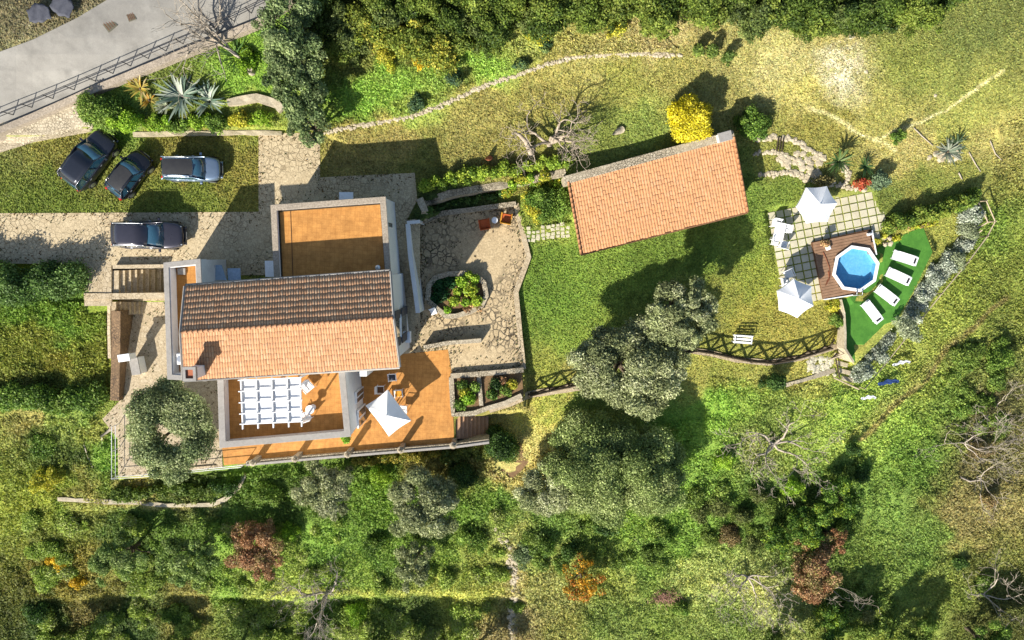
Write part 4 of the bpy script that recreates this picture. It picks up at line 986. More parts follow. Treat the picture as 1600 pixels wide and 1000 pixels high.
# ================================================================== GARDEN FURNITURE
def parasol(label, px, py, z, h, n, r, rot, sq=None, drop=.5, rot2=0, group='white parasols', base=True):
    x, y, _ = up(px, py, z + h); t = thing('parasol', label, 'parasol', (x,y,z), 0, group)
    if sq: cor = [(sq[0]/2,sq[1]/2),(-sq[0]/2,sq[1]/2),(-sq[0]/2,-sq[1]/2),(sq[0]/2,-sq[1]/2)]
    else: cor = [(r*math.cos(2*math.pi*k/n), r*math.sin(2*math.pi*k/n)) for k in range(n)]
    cor = [(a*math.cos(rot)-b*math.sin(rot), a*math.sin(rot)+b*math.cos(rot)) for a, b in cor]; nc = len(cor)
    vs = [(x,y,z+h)]; fs = []; rows = 5; seg = 6
    for j in range(1, rows+1):
        f = j/rows
        for k in range(nc):
            a, b = cor[k], cor[(k+1)%nc]
            for q in range(seg):
                u = q/seg; px_, py_ = a[0]+(b[0]-a[0])*u, a[1]+(b[1]-a[1])*u; sag = 1 - .045*math.sin(math.pi*u)*f
                vs.append((x+px_*f*sag, y+py_*f*sag, z+h - drop*f**1.12 - .05*math.sin(math.pi*u)*f))
    M_ = nc*seg
    for k in range(M_): fs.append((0, 1+k, 1+(k+1)%M_))
    for j in range(rows-1):
        for k in range(M_): fs.append((1+j*M_+k, 1+(j+1)*M_+k, 1+(j+1)*M_+(k+1)%M_, 1+j*M_+(k+1)%M_))
    base_ = len(vs)                                 # valance
    for k in range(M_): p = vs[1+(rows-1)*M_+k]; vs.append((p[0],p[1],p[2]-.16))
    for k in range(M_): fs.append((1+(rows-1)*M_+k, base_+k, base_+(k+1)%M_, 1+(rows-1)*M_+(k+1)%M_))
    m = MB(); m.add(vs, fs); m.build('canopy', M_fabric, t, solid=.012)
    m = MB(); m.tube([(x,y,z),(x,y,z+h-.05)], .03, 8); m.build('pole', M_metal, t, smooth=True)
    for a, b in cor: m = MB(); m.tube([(x,y,z+h-.09),(x+a*.97,y+b*.97,z+h-drop-.06)], .012, 4); m.build('rib', M_metal, t)
    m = MB(); m.lathe([(.03,0),(.05,.03),(.02,.1),(.005,.13)], x, y, z+h, 8); m.build('finial', M_white, t)
    m = MB(); m.box(x, y, z+.05, .5, .5, .09, rot, .02); m.lathe([(.05,0),(.04,.35)], x, y, z+.09, 10); m.build('base', M_coping, t)
    return t
parasol('big white rectangular parasol on the orange terrace', 604, 649, -1.96, 2.75, 4, 0, R(-54), (2.75,1.95), .6)
parasol('white hexagonal parasol at the top edge of the paved pool terrace', 1282, 319, -2.45, 2.45, 6, 1.42, R(4), None, .5)
parasol('white hexagonal parasol at the lower left corner of the paved pool terrace', 1249, 467, -2.45, 2.45, 6, 1.40, R(38), None, .6)

def chair(label, px, py, z, rz, mt=None, cush=None, group='white garden chairs', cat='chair', wd=.56, arms=True, name='garden_chair'):
    mt = mt or M_white; x, y, _ = up(px, py, z + .5); t = thing(name, label, cat, (0,0,0), 0, group)
    m = MB(); m.box(0,0,.42,wd,wd*.95,.05,0,.015); m.build('seat', mt, t)
    m = MB(); m.T = Matrix.Translation((0,wd*.48,.66)) @ Matrix.Rotation(R(-12), 4, 'X'); m.box(0,0,0,wd,.05,.5,0,.015); m.build('backrest', mt, t)
    for sx in (-1,1):
        for sy in (-1,1): m = MB(); m.tube([(sx*wd*.44,sy*wd*.42,.42),(sx*wd*.48,sy*wd*.48,0)], .022, 6); m.build('leg', mt, t)
        if arms: m = MB(); m.box(sx*wd*.5,-.02,.64,.06,wd*.95,.035,0,.01); m.tube([(sx*wd*.5,-wd*.42,.42),(sx*wd*.5,-wd*.42,.64)], .02, 6); m.build('armrest', mt, t)
    if cush: m = MB(); m.box(0,-.02,.475,wd*.85,wd*.8,.07,0,.03); m.build('cushion', cush, t)
    t.location = (x,y,z); t.rotation_euler = (0,0,rz); return t
def table(label, px, py, z, rz, sx, sy, mt=None, rnd=False, h=.73, name='garden_table', group=None):
    mt = mt or M_white; x, y, _ = up(px, py, z + h); t = thing(name, label, 'table', (0,0,0), 0, group)
    if rnd: m = MB(); m.lathe([(sx/2-.01,0),(sx/2,.015),(sx/2-.01,.03)], 0, 0, h-.03, 20); m.build('table_top', mt, t); m = MB(); m.lathe([(.2,0),(.04,.04),(.03,h-.04)], 0, 0, 0, 10); m.build('leg', mt, t)
    else:
        m = MB(); m.box(0,0,h-.02,sx,sy,.04,0,.01); m.build('table_top', mt, t)
        for a in (-1,1):
            for b in (-1,1): m = MB(); m.box(a*(sx/2-.06), b*(sy/2-.06), (h-.04)/2, .06, .06, h-.04); m.build('leg', mt, t)
    t.location = (x,y,z); t.rotation_euler = (0,0,rz); return t
chair('white chair against the villa wall, upper of those by the rectangular parasol', 613, 590, -1.96, R(5), cush=M_greytarp)
chair('white chair half hidden under the rectangular parasol', 594, 609, -1.96, R(90), cush=M_shutter)
chair('white chair with an amber cushion beside the rectangular parasol', 623, 615, -1.96, R(5), cush=M_yellow)
chair('white chair poking out from the right edge of the rectangular parasol', 630, 640, -1.96, R(-95))
table('white square table under the rectangular parasol', 606, 634, -1.96, R(5), .9, .9)
chair('orange armchair in the shaded corner of the courtyard', 757, 350, -1.97, R(190), M_orange, M_orange, 'coloured courtyard armchairs', wd=.74)
chair('amber armchair straddling the shadow edge in the courtyard', 791, 341, -1.97, R(170), M_yellow, M_orange, 'coloured courtyard armchairs', wd=.74)
table('tiny round white table between the orange and amber armchairs', 773, 344, -1.97, 0, .45, .45, rnd=True, h=.5)
chair('small white chair on the paving at the corner of the oval planter', 677, 487, -1.97, R(20), wd=.45, arms=False)
# upper terrace: pergola and seats
pg = thing('pergola', 'white pergola with a grid of beams and canvas panels on the upper orange terrace', 'pergola', up(422,640,1.64))
zt = 3.95
X0, X1 = up(376,600,zt)[0], up(469,600,zt)[0]; Y0, Y1 = up(400,594,zt)[1], up(400,664,zt)[1]
def pgp(u, v): return (X0+(X1-X0)*u, Y0+(Y1-Y0)*v + (X1-X0)*u*.045)
for u in (0, .26, .52, .78, 1.0):
    m = MB(); a, b = pgp(u,-.03), pgp(u,1.10); m.hexa([(a[0]-.035,a[1],zt-.14),(a[0]+.035,a[1],zt-.14),(b[0]+.035,b[1],zt-.14),(b[0]-.035,b[1],zt-.14)],[(a[0]-.035,a[1],zt),(a[0]+.035,a[1],zt),(b[0]+.035,b[1],zt),(b[0]-.035,b[1],zt)]); m.build('rafter', M_white, pg)
for v in (0, .25, .5, .75, .98):
    m = MB(); a, b = pgp(-.04,v), pgp(1.03,v); m.hexa([(a[0],a[1]-.03,zt+.004),(b[0],b[1]-.03,zt+.004),(b[0],b[1]+.03,zt+.004),(a[0],a[1]+.03,zt+.004)],[(a[0],a[1]-.03,zt+.06),(b[0],b[1]-.03,zt+.06),(b[0],b[1]+.03,zt+.06),(a[0],a[1]+.03,zt+.06)]); m.build('beam', M_white, pg)
for i in range(4):
    for j in range(4):
        vs = []
        for q in range(5):
            for p_ in range(5):
                a = pgp(min(1,(i+p_/4)*.26)+(.003 if p_ == 0 else -.003 if p_ == 4 else 0), min(.985, (j+q/4)*.25)+(.002 if q == 0 else -.002 if q == 4 else 0)); vs.append((a[0], a[1], zt-.145-.03*math.sin(math.pi*q/4)+random.uniform(-.006,.006)))
        m = MB(); m.add(vs, [(q*5+p_, q*5+p_+1, q*5+p_+6, q*5+p_+5) for q in range(4) for p_ in range(4)]); m.build('canvas_panel', M_fabric, pg, smooth=True, solid=.01)
for u, v in ((.02,.02),(.98,.02),(.02,.97),(.98,.97)):
    m = MB(); a = pgp(u, v); m.box(a[0], a[1], (1.64+zt-.25)/2, .1, .1, zt-.25-1.64); m.build('post', M_white, pg)
chair('white armchair on the upper terrace beside the pergola, by the roof edge', 480, 604, 1.64, R(40), group='white garden chairs', wd=.7)
chair('white armchair on the upper terrace at the lower corner of the pergola', 478, 650, 1.64, R(200), group='white garden chairs', wd=.6)
table('small round white table by the pergola', 484, 640, 1.64, 0, .6, .6, rnd=True)
# potted plant on the terrace corner
pp = thing('potted_plant', 'leafy green plant in a pot at the corner of the upper terrace wall', 'potted plant', up(541,684,-1.96))
q = up(540,683,-1.0); MB().lathe([(.16,0),(.24,.4),(.26,.45),(.2,.45)], q[0], q[1], -1.96, 12).build('pot', M_terra, pp)
foliage('leaves', [(q[0],q[1],-1.1,.32,.32,.4),(q[0]+.1,q[1]-.2,-.9,.22,.22,.25)], 320, .1, LUSH, pp)
ac = thing('air_conditioner', 'white air conditioning box on the west balcony against the tiled roof', 'air conditioner', up(285,560,3.03)); q = up(284,560,3.5)
MB().box(q[0], q[1], 3.4, .42, .72, .7, 0, .03).build('casing', M_white, ac); m = MB(); m.lathe([(.2,0),(.2,.02)], q[0], q[1], 3.75, 14); m.build('fan_grille', M_metal, ac)
# barbecue
bq = thing('garden_barbecue', 'white masonry barbecue with a hood and chimney on the west patio', 'barbecue', up(212,575,-2))
q = up(212,572,-1.2); k = R(8)
m = MB(); m.box(q[0], q[1], -1.55, .6, 1.2, .85, k, .02); m.build('base', M_white, bq)
m = MB(); m.box(q[0], q[1], -1.1, .66, 1.26, .06, k, .02); m.build('worktop', M_coping, bq)
q2 = up(206,556,-1); m = MB(); m.box(q2[0], q2[1], -.65, .5, .4, .9, k, .02); m.build('hood', M_white, bq)
m = MB(); m.box(q2[0]-.05, q2[1], -.15, .85, .52, .12, k, .02); m.build('chimney_cap', M_white, bq)
# bench by the crossed fence
bn = thing('garden_bench', 'white slatted garden bench in front of the crossed timber fence', 'bench', (0,0,0))
for i in range(3): m = MB(); m.box(0, -.28+.24*i, .44, 1.35, .15, .035, 0, .01); m.build('slat', M_white, bn)
for i in range(2): m = MB(); m.box(0, .24+.03*i, .62+.17*i, 1.3, .035, .12, 0, .01); m.build('backrest', M_white, bn)
for sx in (-1,1):
    for sy in (-.28,.2): m = MB(); m.box(sx*.6, sy, .21, .06, .06, .42); m.build('leg', M_white, bn)
    m = MB(); m.box(sx*.62, -.05, .64, .06, .6, .04); m.box(sx*.62, -.3, .53, .05, .05, .2); m.build('armrest', M_white, bn)
q = G(1157,528); bn.location = q; bn.rotation_euler = (0,0,R(-4))

# ================================================================== POOL AREA
PT = [(1199,331),(1252,318),(1300,300),(1362,297),(1380,352),(1366,386),(1290,468),(1280,470),(1222,472)]
a_ = R(11.5); ux, uy = math.cos(a_), -math.sin(a_); vx, vy = .185, .983
sl_ = thing('slab_terrace', 'terrace of square pale slabs with grass joints beside the pool', 'paved terrace', up(1290,390,-2.5))
m = MB()
for i in range(-2, 16):
    for j in range(-5, 14):
        x = 1206 + (i*12.9)*ux + (j*12.6)*vx; y = 337 + (i*12.9)*uy + (j*12.6)*vy
        if not (inpoly(np.array([x]), np.array([y]), [(1196,329),(1250,318),(1262,300),(1356,301),(1371,298),(1384,355),(1360,392),(1296,466),(1278,472),(1224,476)])[0]): continue
        if inpoly(np.array([x]), np.array([y]), [(1279,386),(1361,369),(1372,430),(1346,454),(1292,460)])[0]: continue
        h_ = .485/2*22; c = [up(x+a*h_*ux+b*h_*vx, y+a*h_*uy+b*h_*vy, -2.47) for a, b in ((-1,1),(1,1),(1,-1),(-1,-1))]
        m.prism([p[:2] for p in c], -2.62, -2.455 + random.uniform(-.004,.004))
m.build('slabs', M_slab, sl_, bevel=.006)
# timber deck
dk = thing('timber_deck', 'brown timber deck around the octagonal pool', 'deck', up(1320,410,-2.5))
D_ = [(1270,379),(1361,359),(1369,390),(1372,430),(1346,457),(1288,467)]
zd = -2.22
def dk2w(s, t_):   # s along boards, t down the deck
    x = 1270 + s*ux + t_*vx; y = 379 + s*uy + t_*vy; return x, y
m = MB(); nb = 20
PC = up(1337,420,-2.1); PR = 1.68
for k in range(nb):
    t0 = k*90/nb; t1 = t0 + 90/nb - .45
    L0 = 93.0
    for s0 in np.arange(0, L0, 9.0):                # short lengths so that the pool can be left open
        c = [up(*dk2w(s0, t1), zd), up(*dk2w(min(s0+9, L0), t1), zd), up(*dk2w(min(s0+9, L0), t0), zd), up(*dk2w(s0, t0), zd)]
        cx_, cy_ = sum(p[0] for p in c)/4, sum(p[1] for p in c)/4
        if math.hypot(cx_-PC[0], cy_-PC[1]) < PR*.93: continue
        sx_, sy_ = dk2w(s0+4.5, (t0+t1)/2)
        if not inpoly(np.array([sx_]), np.array([sy_]), D_)[0]: continue
        m.prism([p[:2] for p in c], zd-.04, zd)
m.build('boards', M_wood, dk)
m = MB()
for a, b in zip(D_, D_[1:]+D_[:1]):
    if a[0] > 1364 and b[0] > 1345: continue
    p, q = up(*a, zd), up(*b, zd); hwall(m, p[0], p[1], q[0], q[1], .08, -3.5, zd-.045)
m.build('skirting', M_shutter, dk)
p, q = up(1289,468,zd+.06), up(1333,461,zd+.06); m = MB(); hwall(m, p[0], p[1], q[0], q[1], .07, -3.45, zd+.05); m.build('edge_trim', M_white, dk); m = MB(); p, q = up(1363,360,zd+.06), up(1370,398,zd+.06); hwall(m, p[0], p[1], q[0], q[1], .07, -3.45, zd+.05); m.build('edge_trim', M_white, dk)
# pool
po = thing('swimming_pool', 'octagonal above-ground swimming pool with a pale rim and blue water', 'swimming pool', (PC[0],PC[1],-3.4))
def octo(r, z, o_=R(14)): return [(PC[0]+r*math.cos(2*math.pi*k/8+o_), PC[1]+r*math.sin(2*math.pi*k/8+o_), z) for k in range(8)]
def oring(r0, r1, z0, z1, nm, mt_):
    m = MB(); a, b, c, d = octo(r0,z0), octo(r0,z1), octo(r1,z1), octo(r1,z0); n = 8
    m.add(a+b+c+d, [f for i in range(8) for f in ((i,(i+1)%8,8+(i+1)%8,8+i),(8+i,8+(i+1)%8,16+(i+1)%8,16+i),(16+i,16+(i+1)%8,24+(i+1)%8,24+i),(24+i,24+(i+1)%8,(i+1)%8,i))]); return m.build(nm, mt_, po)
oring(PR, PR-.07, -3.4, -2.12, 'pool_wall', M_metal)
oring(PR+.06, PR-.17, -2.115, -2.05, 'rim', M_white)
oring(PR-.075, PR-.09, -2.9, -2.12, 'liner', M_pool)
m = MB(); m.add(octo(PR-.09, -2.72), [tuple(range(8))]); m.build('pool_floor', M_pool, po)
m = MB(); m.add(octo(PR-.092, -2.30), [tuple(range(8))]); tag(m.build('water', M_water, po), kind=None)
m = MB()
for s_ in (-.2,.2): q = octo(PR, 0)[6]; m.tube([(q[0]+s_-.1,q[1]+.3,-2.4),(q[0]+s_-.1,q[1]+.1,-1.95),(q[0]+s_-.1,q[1]-.25,-1.95),(q[0]+s_-.1,q[1]-.4,-3.3)], .03, 6)
m.build('ladder', M_metal, po, smooth=True)
hs = MB(); hp = [up(x, y, zd+.03) for x, y in ((1286,394),(1291,404),(1296,418),(1297,432),(1292,440),(1290,446),(1296,436),(1294,424))]
hs.tube(hp, .03, 6); tag(hs.build('garden_hose', M_rust, smooth=True), 'rust-brown hose curling over the timber deck', 'hose')
ptx = thing('potted_plant', 'reddish plant in a terracotta pot on the corner of the timber deck', 'potted plant', up(1289,381,zd)); q = up(1289,381,zd+.3)
MB().lathe([(.15,0),(.22,.3),(.24,.34),(.17,.34)], q[0], q[1], zd, 12).build('pot', M_terra, ptx); foliage('leaves', [(q[0],q[1],zd+.5,.25,.25,.2),(q[0]-.15,q[1]+.05,zd+.45,.2,.2,.15)], 260, .09, RUST, ptx)
m = MB(); q = up(1292,386,zd); m.box(q[0], q[1], zd+.14, .3, .4, .28, .4, .05); tag(m.build('towel', M_white), 'white towel heaped beside the pot on the timber deck', 'towel')
m = MB(); q = up(1357,366,zd); m.box(q[0], q[1], zd+.1, .3, .18, .2, .3, .04); m.lathe([(.05,0),(.03,.1)], q[0], q[1], zd+.2, 8); tag(m.build('shower_tray', M_white), 'small white fitting in the upper right corner of the timber deck', 'pool fitting')
# turf and loungers
tf = drape('turf_carpet', [(1369,388),(1400,372),(1442,354),(1457,394),(1430,450),(1401,500),(1366,545),(1336,567),(1322,545),(1322,500),(1310,470),(1345,458),(1370,432)], M_turf, .04, 16)
tag(tf, 'bright green artificial turf carpet under the four loungers', 'turf')
wt_ = wallthing('stone_wall', 'rough stone wall between the lawn corner and the sunken green turf', 'wall', [(1314,468),(1319,490),(1321,520),(1321,545),(1334,566)], .16, .75, M_rock, .1, 1.2)
def lounger():
    t = thing('sun_lounger', '', 'sun lounger', (0,0,0), 0, 'white sun loungers on the green turf')
    m = MB(); m.box(-.3,0,.32,1.25,.66,.05,0,.015)
    m.build('seat_slats', M_white, t)
    m = MB(); m.T = Matrix.Translation((.32,0,.34)) @ Matrix.Rotation(R(-2), 4, 'Y'); m.box(.33,0,.0,.66,.66,.05,0,.015); m.build('backrest', M_white, t)
    m = MB(); m.box(.78,0,.37,.16,.42,.06,0,.02); m.build('headrest', M_black, t)
    m = MB(); m.T = Matrix.Translation((-.9,0,.34)) @ Matrix.Rotation(R(18), 4, 'Y'); m.box(.12,.12,.16,.30,.40,.04,0,.01); m.build('sunshade', M_white, t)
    for a in (-.8,.75):
        for b in (-.27,.27): m = MB(); m.box(a, b, .15, .06, .06, .3); m.build('leg', M_white, t)
    for b in (-.34,.34): m = MB(); m.box(-.03, b, .33, 1.8, .035, .07); m.build('frame', M_white, t)
    m = MB()
    for k in range(9): m.box(-.85+.14*k, 0, .352, .012, .6, .006)
    m.build('slat_gap', M_coping, t)
    return t
lg = lounger()
LL = [(1414,403,-17,'white sun lounger at the top of the row of four on green turf'),(1404,432,-24,'second white sun lounger from the top of the row on green turf'),(1386,461,-36,'third white sun lounger down the row on green turf'),(1363,487,-50,'lowest white sun lounger of the row, nearest the pool wall')]
for i, (x, y, a, lb) in enumerate(LL):
    if i: o = copy_tree(lg, (0,0,0), 0, lb)
    else: o = lg; o['label'] = lb
    q = up(x, y, -3.0); o.location = (q[0], q[1], -3.36); o.rotation_euler = (0,0,R(a))
# white furniture on the slab terrace
table('white dining table on the upper left of the slab terrace', 1218, 362, -2.45, R(-10), .75, 1.3)
chair('white chair above the dining table on the slab terrace', 1213, 349, -2.45, R(-12), group='white chairs on the slab terrace')
chair('white chair right of the dining table on the slab terrace', 1228, 357, -2.45, R(-100), group='white chairs on the slab terrace')
chair('white chair below the dining table on the slab terrace', 1225, 382, -2.45, R(168), group='white chairs on the slab terrace')
chair('white chair left of the dining table on the slab terrace', 1212, 377, -2.45, R(80), group='white chairs on the slab terrace')
chair('single white chair above the lower parasol on the slab terrace', 1233, 428, -2.45, R(25), group='white chairs on the slab terrace', wd=.66)
chair('white chair beside the lower parasol, at the left edge of the slabs', 1228, 440, -2.45, R(100), group='white chairs on the slab terrace', wd=.6)

# ================================================================== FENCES AND RAILINGS
def xfence(label, pts, h=1.15, group='crossed timber fences'):
    t = thing('timber_fence', label, 'fence', G(*pts[len(pts)//2]), 0, group); P = []
    for (x, y) in resample(pts, 36): P.append(Vector(G(x, y)))
    for p in P: m = MB(); m.tube([p - Vector((0,0,.2)), p + Vector((0,0,h+.1))], .075, 7); m.build('post', M_darkwood, t, smooth=True)
    m = MB(); m.tube([p + Vector((0,0,h)) for p in P], .075, 6); m.build('top_rail', M_darkwood, t, smooth=True)
    for a, b in zip(P, P[1:]):
        m = MB(); m.tube([a + Vector((0,0,.08)), b + Vector((0,0,h-.04))], .075, 6); m.tube([b + Vector((0,0.03,.08)), a + Vector((0,0.03,h-.04))], .075, 6); m.build('cross_brace', M_darkwood, t, smooth=True)
    return t
xfence('dark crossed timber fence on the left of the big olive tree', [(826,614),(858,606),(888,600),(912,594)])
xfence('long dark crossed timber fence curving behind the white bench', [(1058,550),(1082,545),(1108,549),(1136,555),(1165,561),(1200,564),(1232,558),(1262,549),(1288,541)])
rl = thing('iron_railing', 'dark iron railing along the edge of the grey road', 'railing', G(250,80))
rp = [Vector(G(x, y)) for x, y in resample([(-180,262),(51,168),(150,127),(260,80),(340,47),(420,8)], 28)]
for p in rp: m = MB(); m.tube([p, p + Vector((0,0,1.05))], .03, 5); m.build('post', M_rail, rl)
for hz in (.55, 1.0): m = MB(); m.tube([p + Vector((0,0,hz)) for p in rp], .026, 5); m.build('rail', M_rail, rl)
wr = thing('white_railing', 'slim white railing around the corner of the west patio under the olive tree', 'railing', up(190,740,-2))
pr_ = [Vector(up(x, y, -1.95)) for x, y in ((186,662),(186,700),(186,742),(230,739),(275,735),(330,729),(384,724))]
for p in pr_: m = MB(); m.tube([p, p+Vector((0,0,.9))], .03, 5); m.build('post', M_white, wr)
for hz in (.45,.9): m = MB(); m.tube([p+Vector((0,0,hz)) for p in pr_], .025, 5); m.build('rail', M_white, wr)
ribbon([(186,650),(186,742),(384,725)], .2, 0, .12, 0, 2.2, 40).build('kerb', M_dress, wr)
tr = thing('pole_fence', 'loose fence of pale peeled poles at the outer edge of the silver shrubs', 'fence', G(1480,450))
bp_ = [(1342,604),(1380,558),(1420,508),(1460,458),(1500,410),(1530,370),(1542,347),(1528,315)]
PB = [Vector(G(x, y)) for x, y in bp_]
for p in PB: m = MB(); m.tube([p-Vector((0,0,.2)), p+Vector((0,0,.95))], .05, 6); m.build('post', M_pole, tr, smooth=True)
for hz in (.85,): m = MB(); m.tube([p+Vector((0,0,hz)) for p in PB], .045, 6); m.build('rail', M_pole, tr, smooth=True)
for a, b, w0 in (((1524,310),(1544,348),.08),((1542,348),(1495,372),.06),((1534,360),(1488,396),.06),((1516,316),(1530,345),.05),((1511,318),(1527,314),.05)):
    p, q = Vector(G(*a, .3)), Vector(G(*b, .35)); m = MB(); m.tube([p, p.lerp(q,.5)+Vector((random.uniform(-.08,.08),random.uniform(-.08,.08),.05)), q], [w0, w0*.9, w0*.6], 6); m.build('pole', M_pole, tr, smooth=True)
# timber steps at the tip of the turf
ts = thing('timber_steps', 'short flight of rough timber and stone steps at the lower tip of the green turf', 'steps', G(1318,575))
for i, (x, y) in enumerate(((1310,556),(1314,568),(1318,580),(1323,592))):
    q = G(x, y); m = MB(); m.box(q[0], q[1], q[2]+.05, 1.0, .34, .16, R(-14), .02); m.build('tread', M_rock, ts)
for a, b in (((1308,552),(1300,560)),((1303,590),(1342,608)),((1320,545),(1334,568)),((1296,562),(1322,552)),((1305,556),(1312,590))):
    p, q = Vector(G(*a, .35)), Vector(G(*b, .35)); m = MB(); m.tube([p, q], .06, 6); m.build('handrail', M_darkwood if a[0] > 1300 and b[0] < 1330 else M_pole, ts)
xp = Vector(G(1295,545)); m = MB(); m.tube([xp, Vector(G(1304,530,1.0))], .06, 6); tag(m.build('leaning_post', M_darkwood), 'dark leaning post at the end of the crossed timber fence', 'post')
# covers in the road
for x, y, s_, a, lb in ((171,38,.72,.65,'larger square iron drain cover in the grey road'),(205,26,.5,.35,'smaller square iron drain cover in the grey road')):
    q = G(x, y, .055); t = thing('drain_cover', lb, 'drain cover', q, 0, 'drain covers in the road'); MB().box(q[0], q[1], q[2], s_, s_, .02, a).build('frame', M_iron, t)
    m = MB()
    for k in range(4): c_, s2 = math.cos(a), math.sin(a); o_ = (-.33+.22*k)*s_; m.box(q[0]+c_*o_, q[1]+s2*o_, q[2]+.018, .03, s_*.8, .014, a)
    m.build('rib', M_rust, t)
# cloths lying on the slope
def cloth(name, label, cat, px, py, l, w_, rz, mt, am=.08):
    q = G(px, py, .12); vs = []; n, k = 14, 7
    for i in range(n):
        for j in range(k):
            u, v = i/(n-1)-.5, j/(k-1)-.5; x_ = u*l; y_ = v*w_*(1-.9*abs(u)) + .05*math.sin(u*5+l) + .04*math.sin(u*17+v*6)
            X_, Y_ = x_*math.cos(rz)-y_*math.sin(rz), x_*math.sin(rz)+y_*math.cos(rz)
            vs.append((q[0]+X_, q[1]+Y_, zg(q[0]+X_, q[1]+Y_, q[2]) + .42 + am*math.sin(u*19+v*5)*math.cos(v*9+u*4)))
    m = MB(); m.add(vs, [(i*k+j, (i+1)*k+j, (i+1)*k+j+1, i*k+j+1) for i in range(n-1) for j in range(k-1)]); return tag(m.build(name, mt, smooth=True, solid=.015), label, cat)
cloth('tarpaulin', 'crumpled blue tarpaulin lying on the grassy slope', 'tarpaulin', 1385, 596, 1.8, .42, R(8), M_blue)
cloth('plastic_sheet', 'crumpled white plastic sheet on the slope above the blue tarpaulin', 'sheet', 1405, 566, 1.5, .3, R(10), M_fabric, .1)
cloth('plastic_sheet', 'narrow white sheet on the slope below the blue tarpaulin', 'sheet', 1354, 620, 1.3, .3, R(2), M_fabric, .06)
cloth('ground_sheet', 'slate grey sheet lying on the verge above the road', 'sheet', 102, 12, 1.3, 1.4, R(-30), M_greytarp, .05)
cloth('ground_sheet', 'slate grey sheet at the far left of the verge above the road', 'sheet', 66, 24, 1.4, 1.2, R(10), M_greytarp, .05)
# stones
m = MB()
for _ in range(90):
    x, y = random.gauss(1318,22), random.gauss(108,30)
    p = G(x, y); rock(m, p[0], p[1], p[2], random.uniform(.02,.07), 0, .4)
tag(m.build('chalk_rubble', M_rock), kind='stuff')
for x, y, s_, lb in ((1330,57,.22,'pale flat rock at the top of the chalky patch'),(1353,112,.16,'pale flat rock on the right of the chalky patch'),(1461,149,.14,'small pale stone in the meadow beside a dark tuft')):
    m = MB(); p = G(x, y); rock(m, p[0], p[1], p[2], s_, 0, .5); tag(m.build('rock', M_rock), lb, 'rock', 'rocks in the dry meadow')
def shard(px, py, lean, h, r, mt, label):
    random.seed(px)
    x, y, z = G(px, py); m = MB(); t = Vector((x,y,z)); e = t + Vector((lean[0],lean[1],h)); m.tube([t, t.lerp(e,.35), t.lerp(e,.7), e], [r, r*.95, r*.6, .02], 8); return tag(m.build('standing_stone', mt, smooth=True), label, 'standing stone', 'pointed stones on the lawn')
shard(972,202,(-.75,-.45),.55,.24,M_rock,'pale pointed stone on the lawn above the outbuilding'); shard(766,247,(-.3,-.2),1.0,.18,M_terra,'brown pointed stone standing in the hedge border')
# ================================================================== TREES
tree(982, 570, 80, 4.6, 'huge grey-green olive tree in the centre of the garden over the stone path', ry=66, n=40, dens=190, trunk_r=.28, flat=.5, hole=(-.5,-.1,1.15), lean=(-.6,-.5))
tree(1060, 488, 60, 5.2, 'tall grey-green olive tree behind the huge one, shading the lawn', ry=44, n=26, dens=190, trunk_r=.22, flat=.5)
tree(268, 670, 62, 3.6, 'round olive tree with an open middle on the corner of the west patio', pal=[(108,124,80),(134,148,96),(160,170,116),(182,188,138)], ry=66, n=36, dens=210, hole=(-.05,-.35,1.3), sub=(.24,.36), flat=.35)
tree(958, 736, 108, 4.6, 'broad olive tree in the shadow below the timber fences', pal=[(112,130,70),(138,156,86),(160,174,104),(180,190,124)], ry=76, n=74, dens=170, trunk_r=.26, sub=(.2,.34))
tree(862, 762, 50, 3.6, 'pale olive tree on the lower left of the broad one', pal=OLIVE[1:], ry=46, n=22)
tree(512, 766, 50, 3.6, 'pale olive tree below the long terrace parapet', pal=OLIVE, ry=44, n=22)
tree(662, 787, 54, 4.2, 'round olive tree below the brick steps side of the terrace', pal=OLIVE, ry=52, n=26)
tree(648, 880, 34, 3.0, 'small dull olive tree above the shaded lower bank', pal=OLIVE[:3], ry=40, n=16)
tree(192, 868, 54, 3.6, 'dusty green olive tree low on the far left slope', pal=[(104,128,60),(132,154,78),(156,174,100)], ry=38, n=20)
tree(298, 872, 52, 3.6, 'dusty green olive tree left of the rust-coloured tree', pal=[(104,128,60),(132,154,78),(156,174,100)], ry=40, n=20)
for i, (x, y, r, lb) in enumerate(((448,38,40,'dark evergreen tree at the top of the row beside the road end'),(460,92,40,'second evergreen tree down the row from the road end'),(470,145,36,'third evergreen tree down the row, beside the lush slope'),(477,192,28,'smallest evergreen tree, overhanging the driveway'))):
    tree(x, y, r, 4.6 - .3*i, lb, pal=[(78,98,58),(104,124,74),(132,148,96),(156,170,112)], name='evergreen_tree', group='evergreen trees in a row above the driveway', n=20, dens=160)
tree(1078, 188, 23, 2.2, 'round bright yellow flowering tree beside the outbuilding roof', pal=[(196,180,24),(214,202,40),(226,214,70),(170,156,28)], name='yellow_tree', n=30, dens=260, size=.08, sub=(.62,.66), flat=.9, trunk_r=.08)
tree(402, 858, 46, 2.8, 'rust-brown tree on the lower left slope', pal=RUST, name='rust_tree', n=20, dens=170, size=.085)
tree(1268, 892, 44, 3.2, 'large rust-brown tree on the lower right slope', pal=RUST+[(176,170,96)], name='rust_tree', ry=52, n=24, dens=160, size=.085)
tree(1300, 840, 22, 2.2, 'small reddish tree above the large rust-brown one', pal=RUST[:2]+[(130,130,70)], name='rust_tree', n=9, dens=170, size=.085)
tree(910, 905, 38, 2.6, 'thin orange-yellow tree with gaps on the lower slope', pal=[(200,150,40),(224,170,50),(150,140,60),(190,120,50)], name='autumn_tree', ry=44, n=14, dens=70, size=.1, sub=(.2,.32))
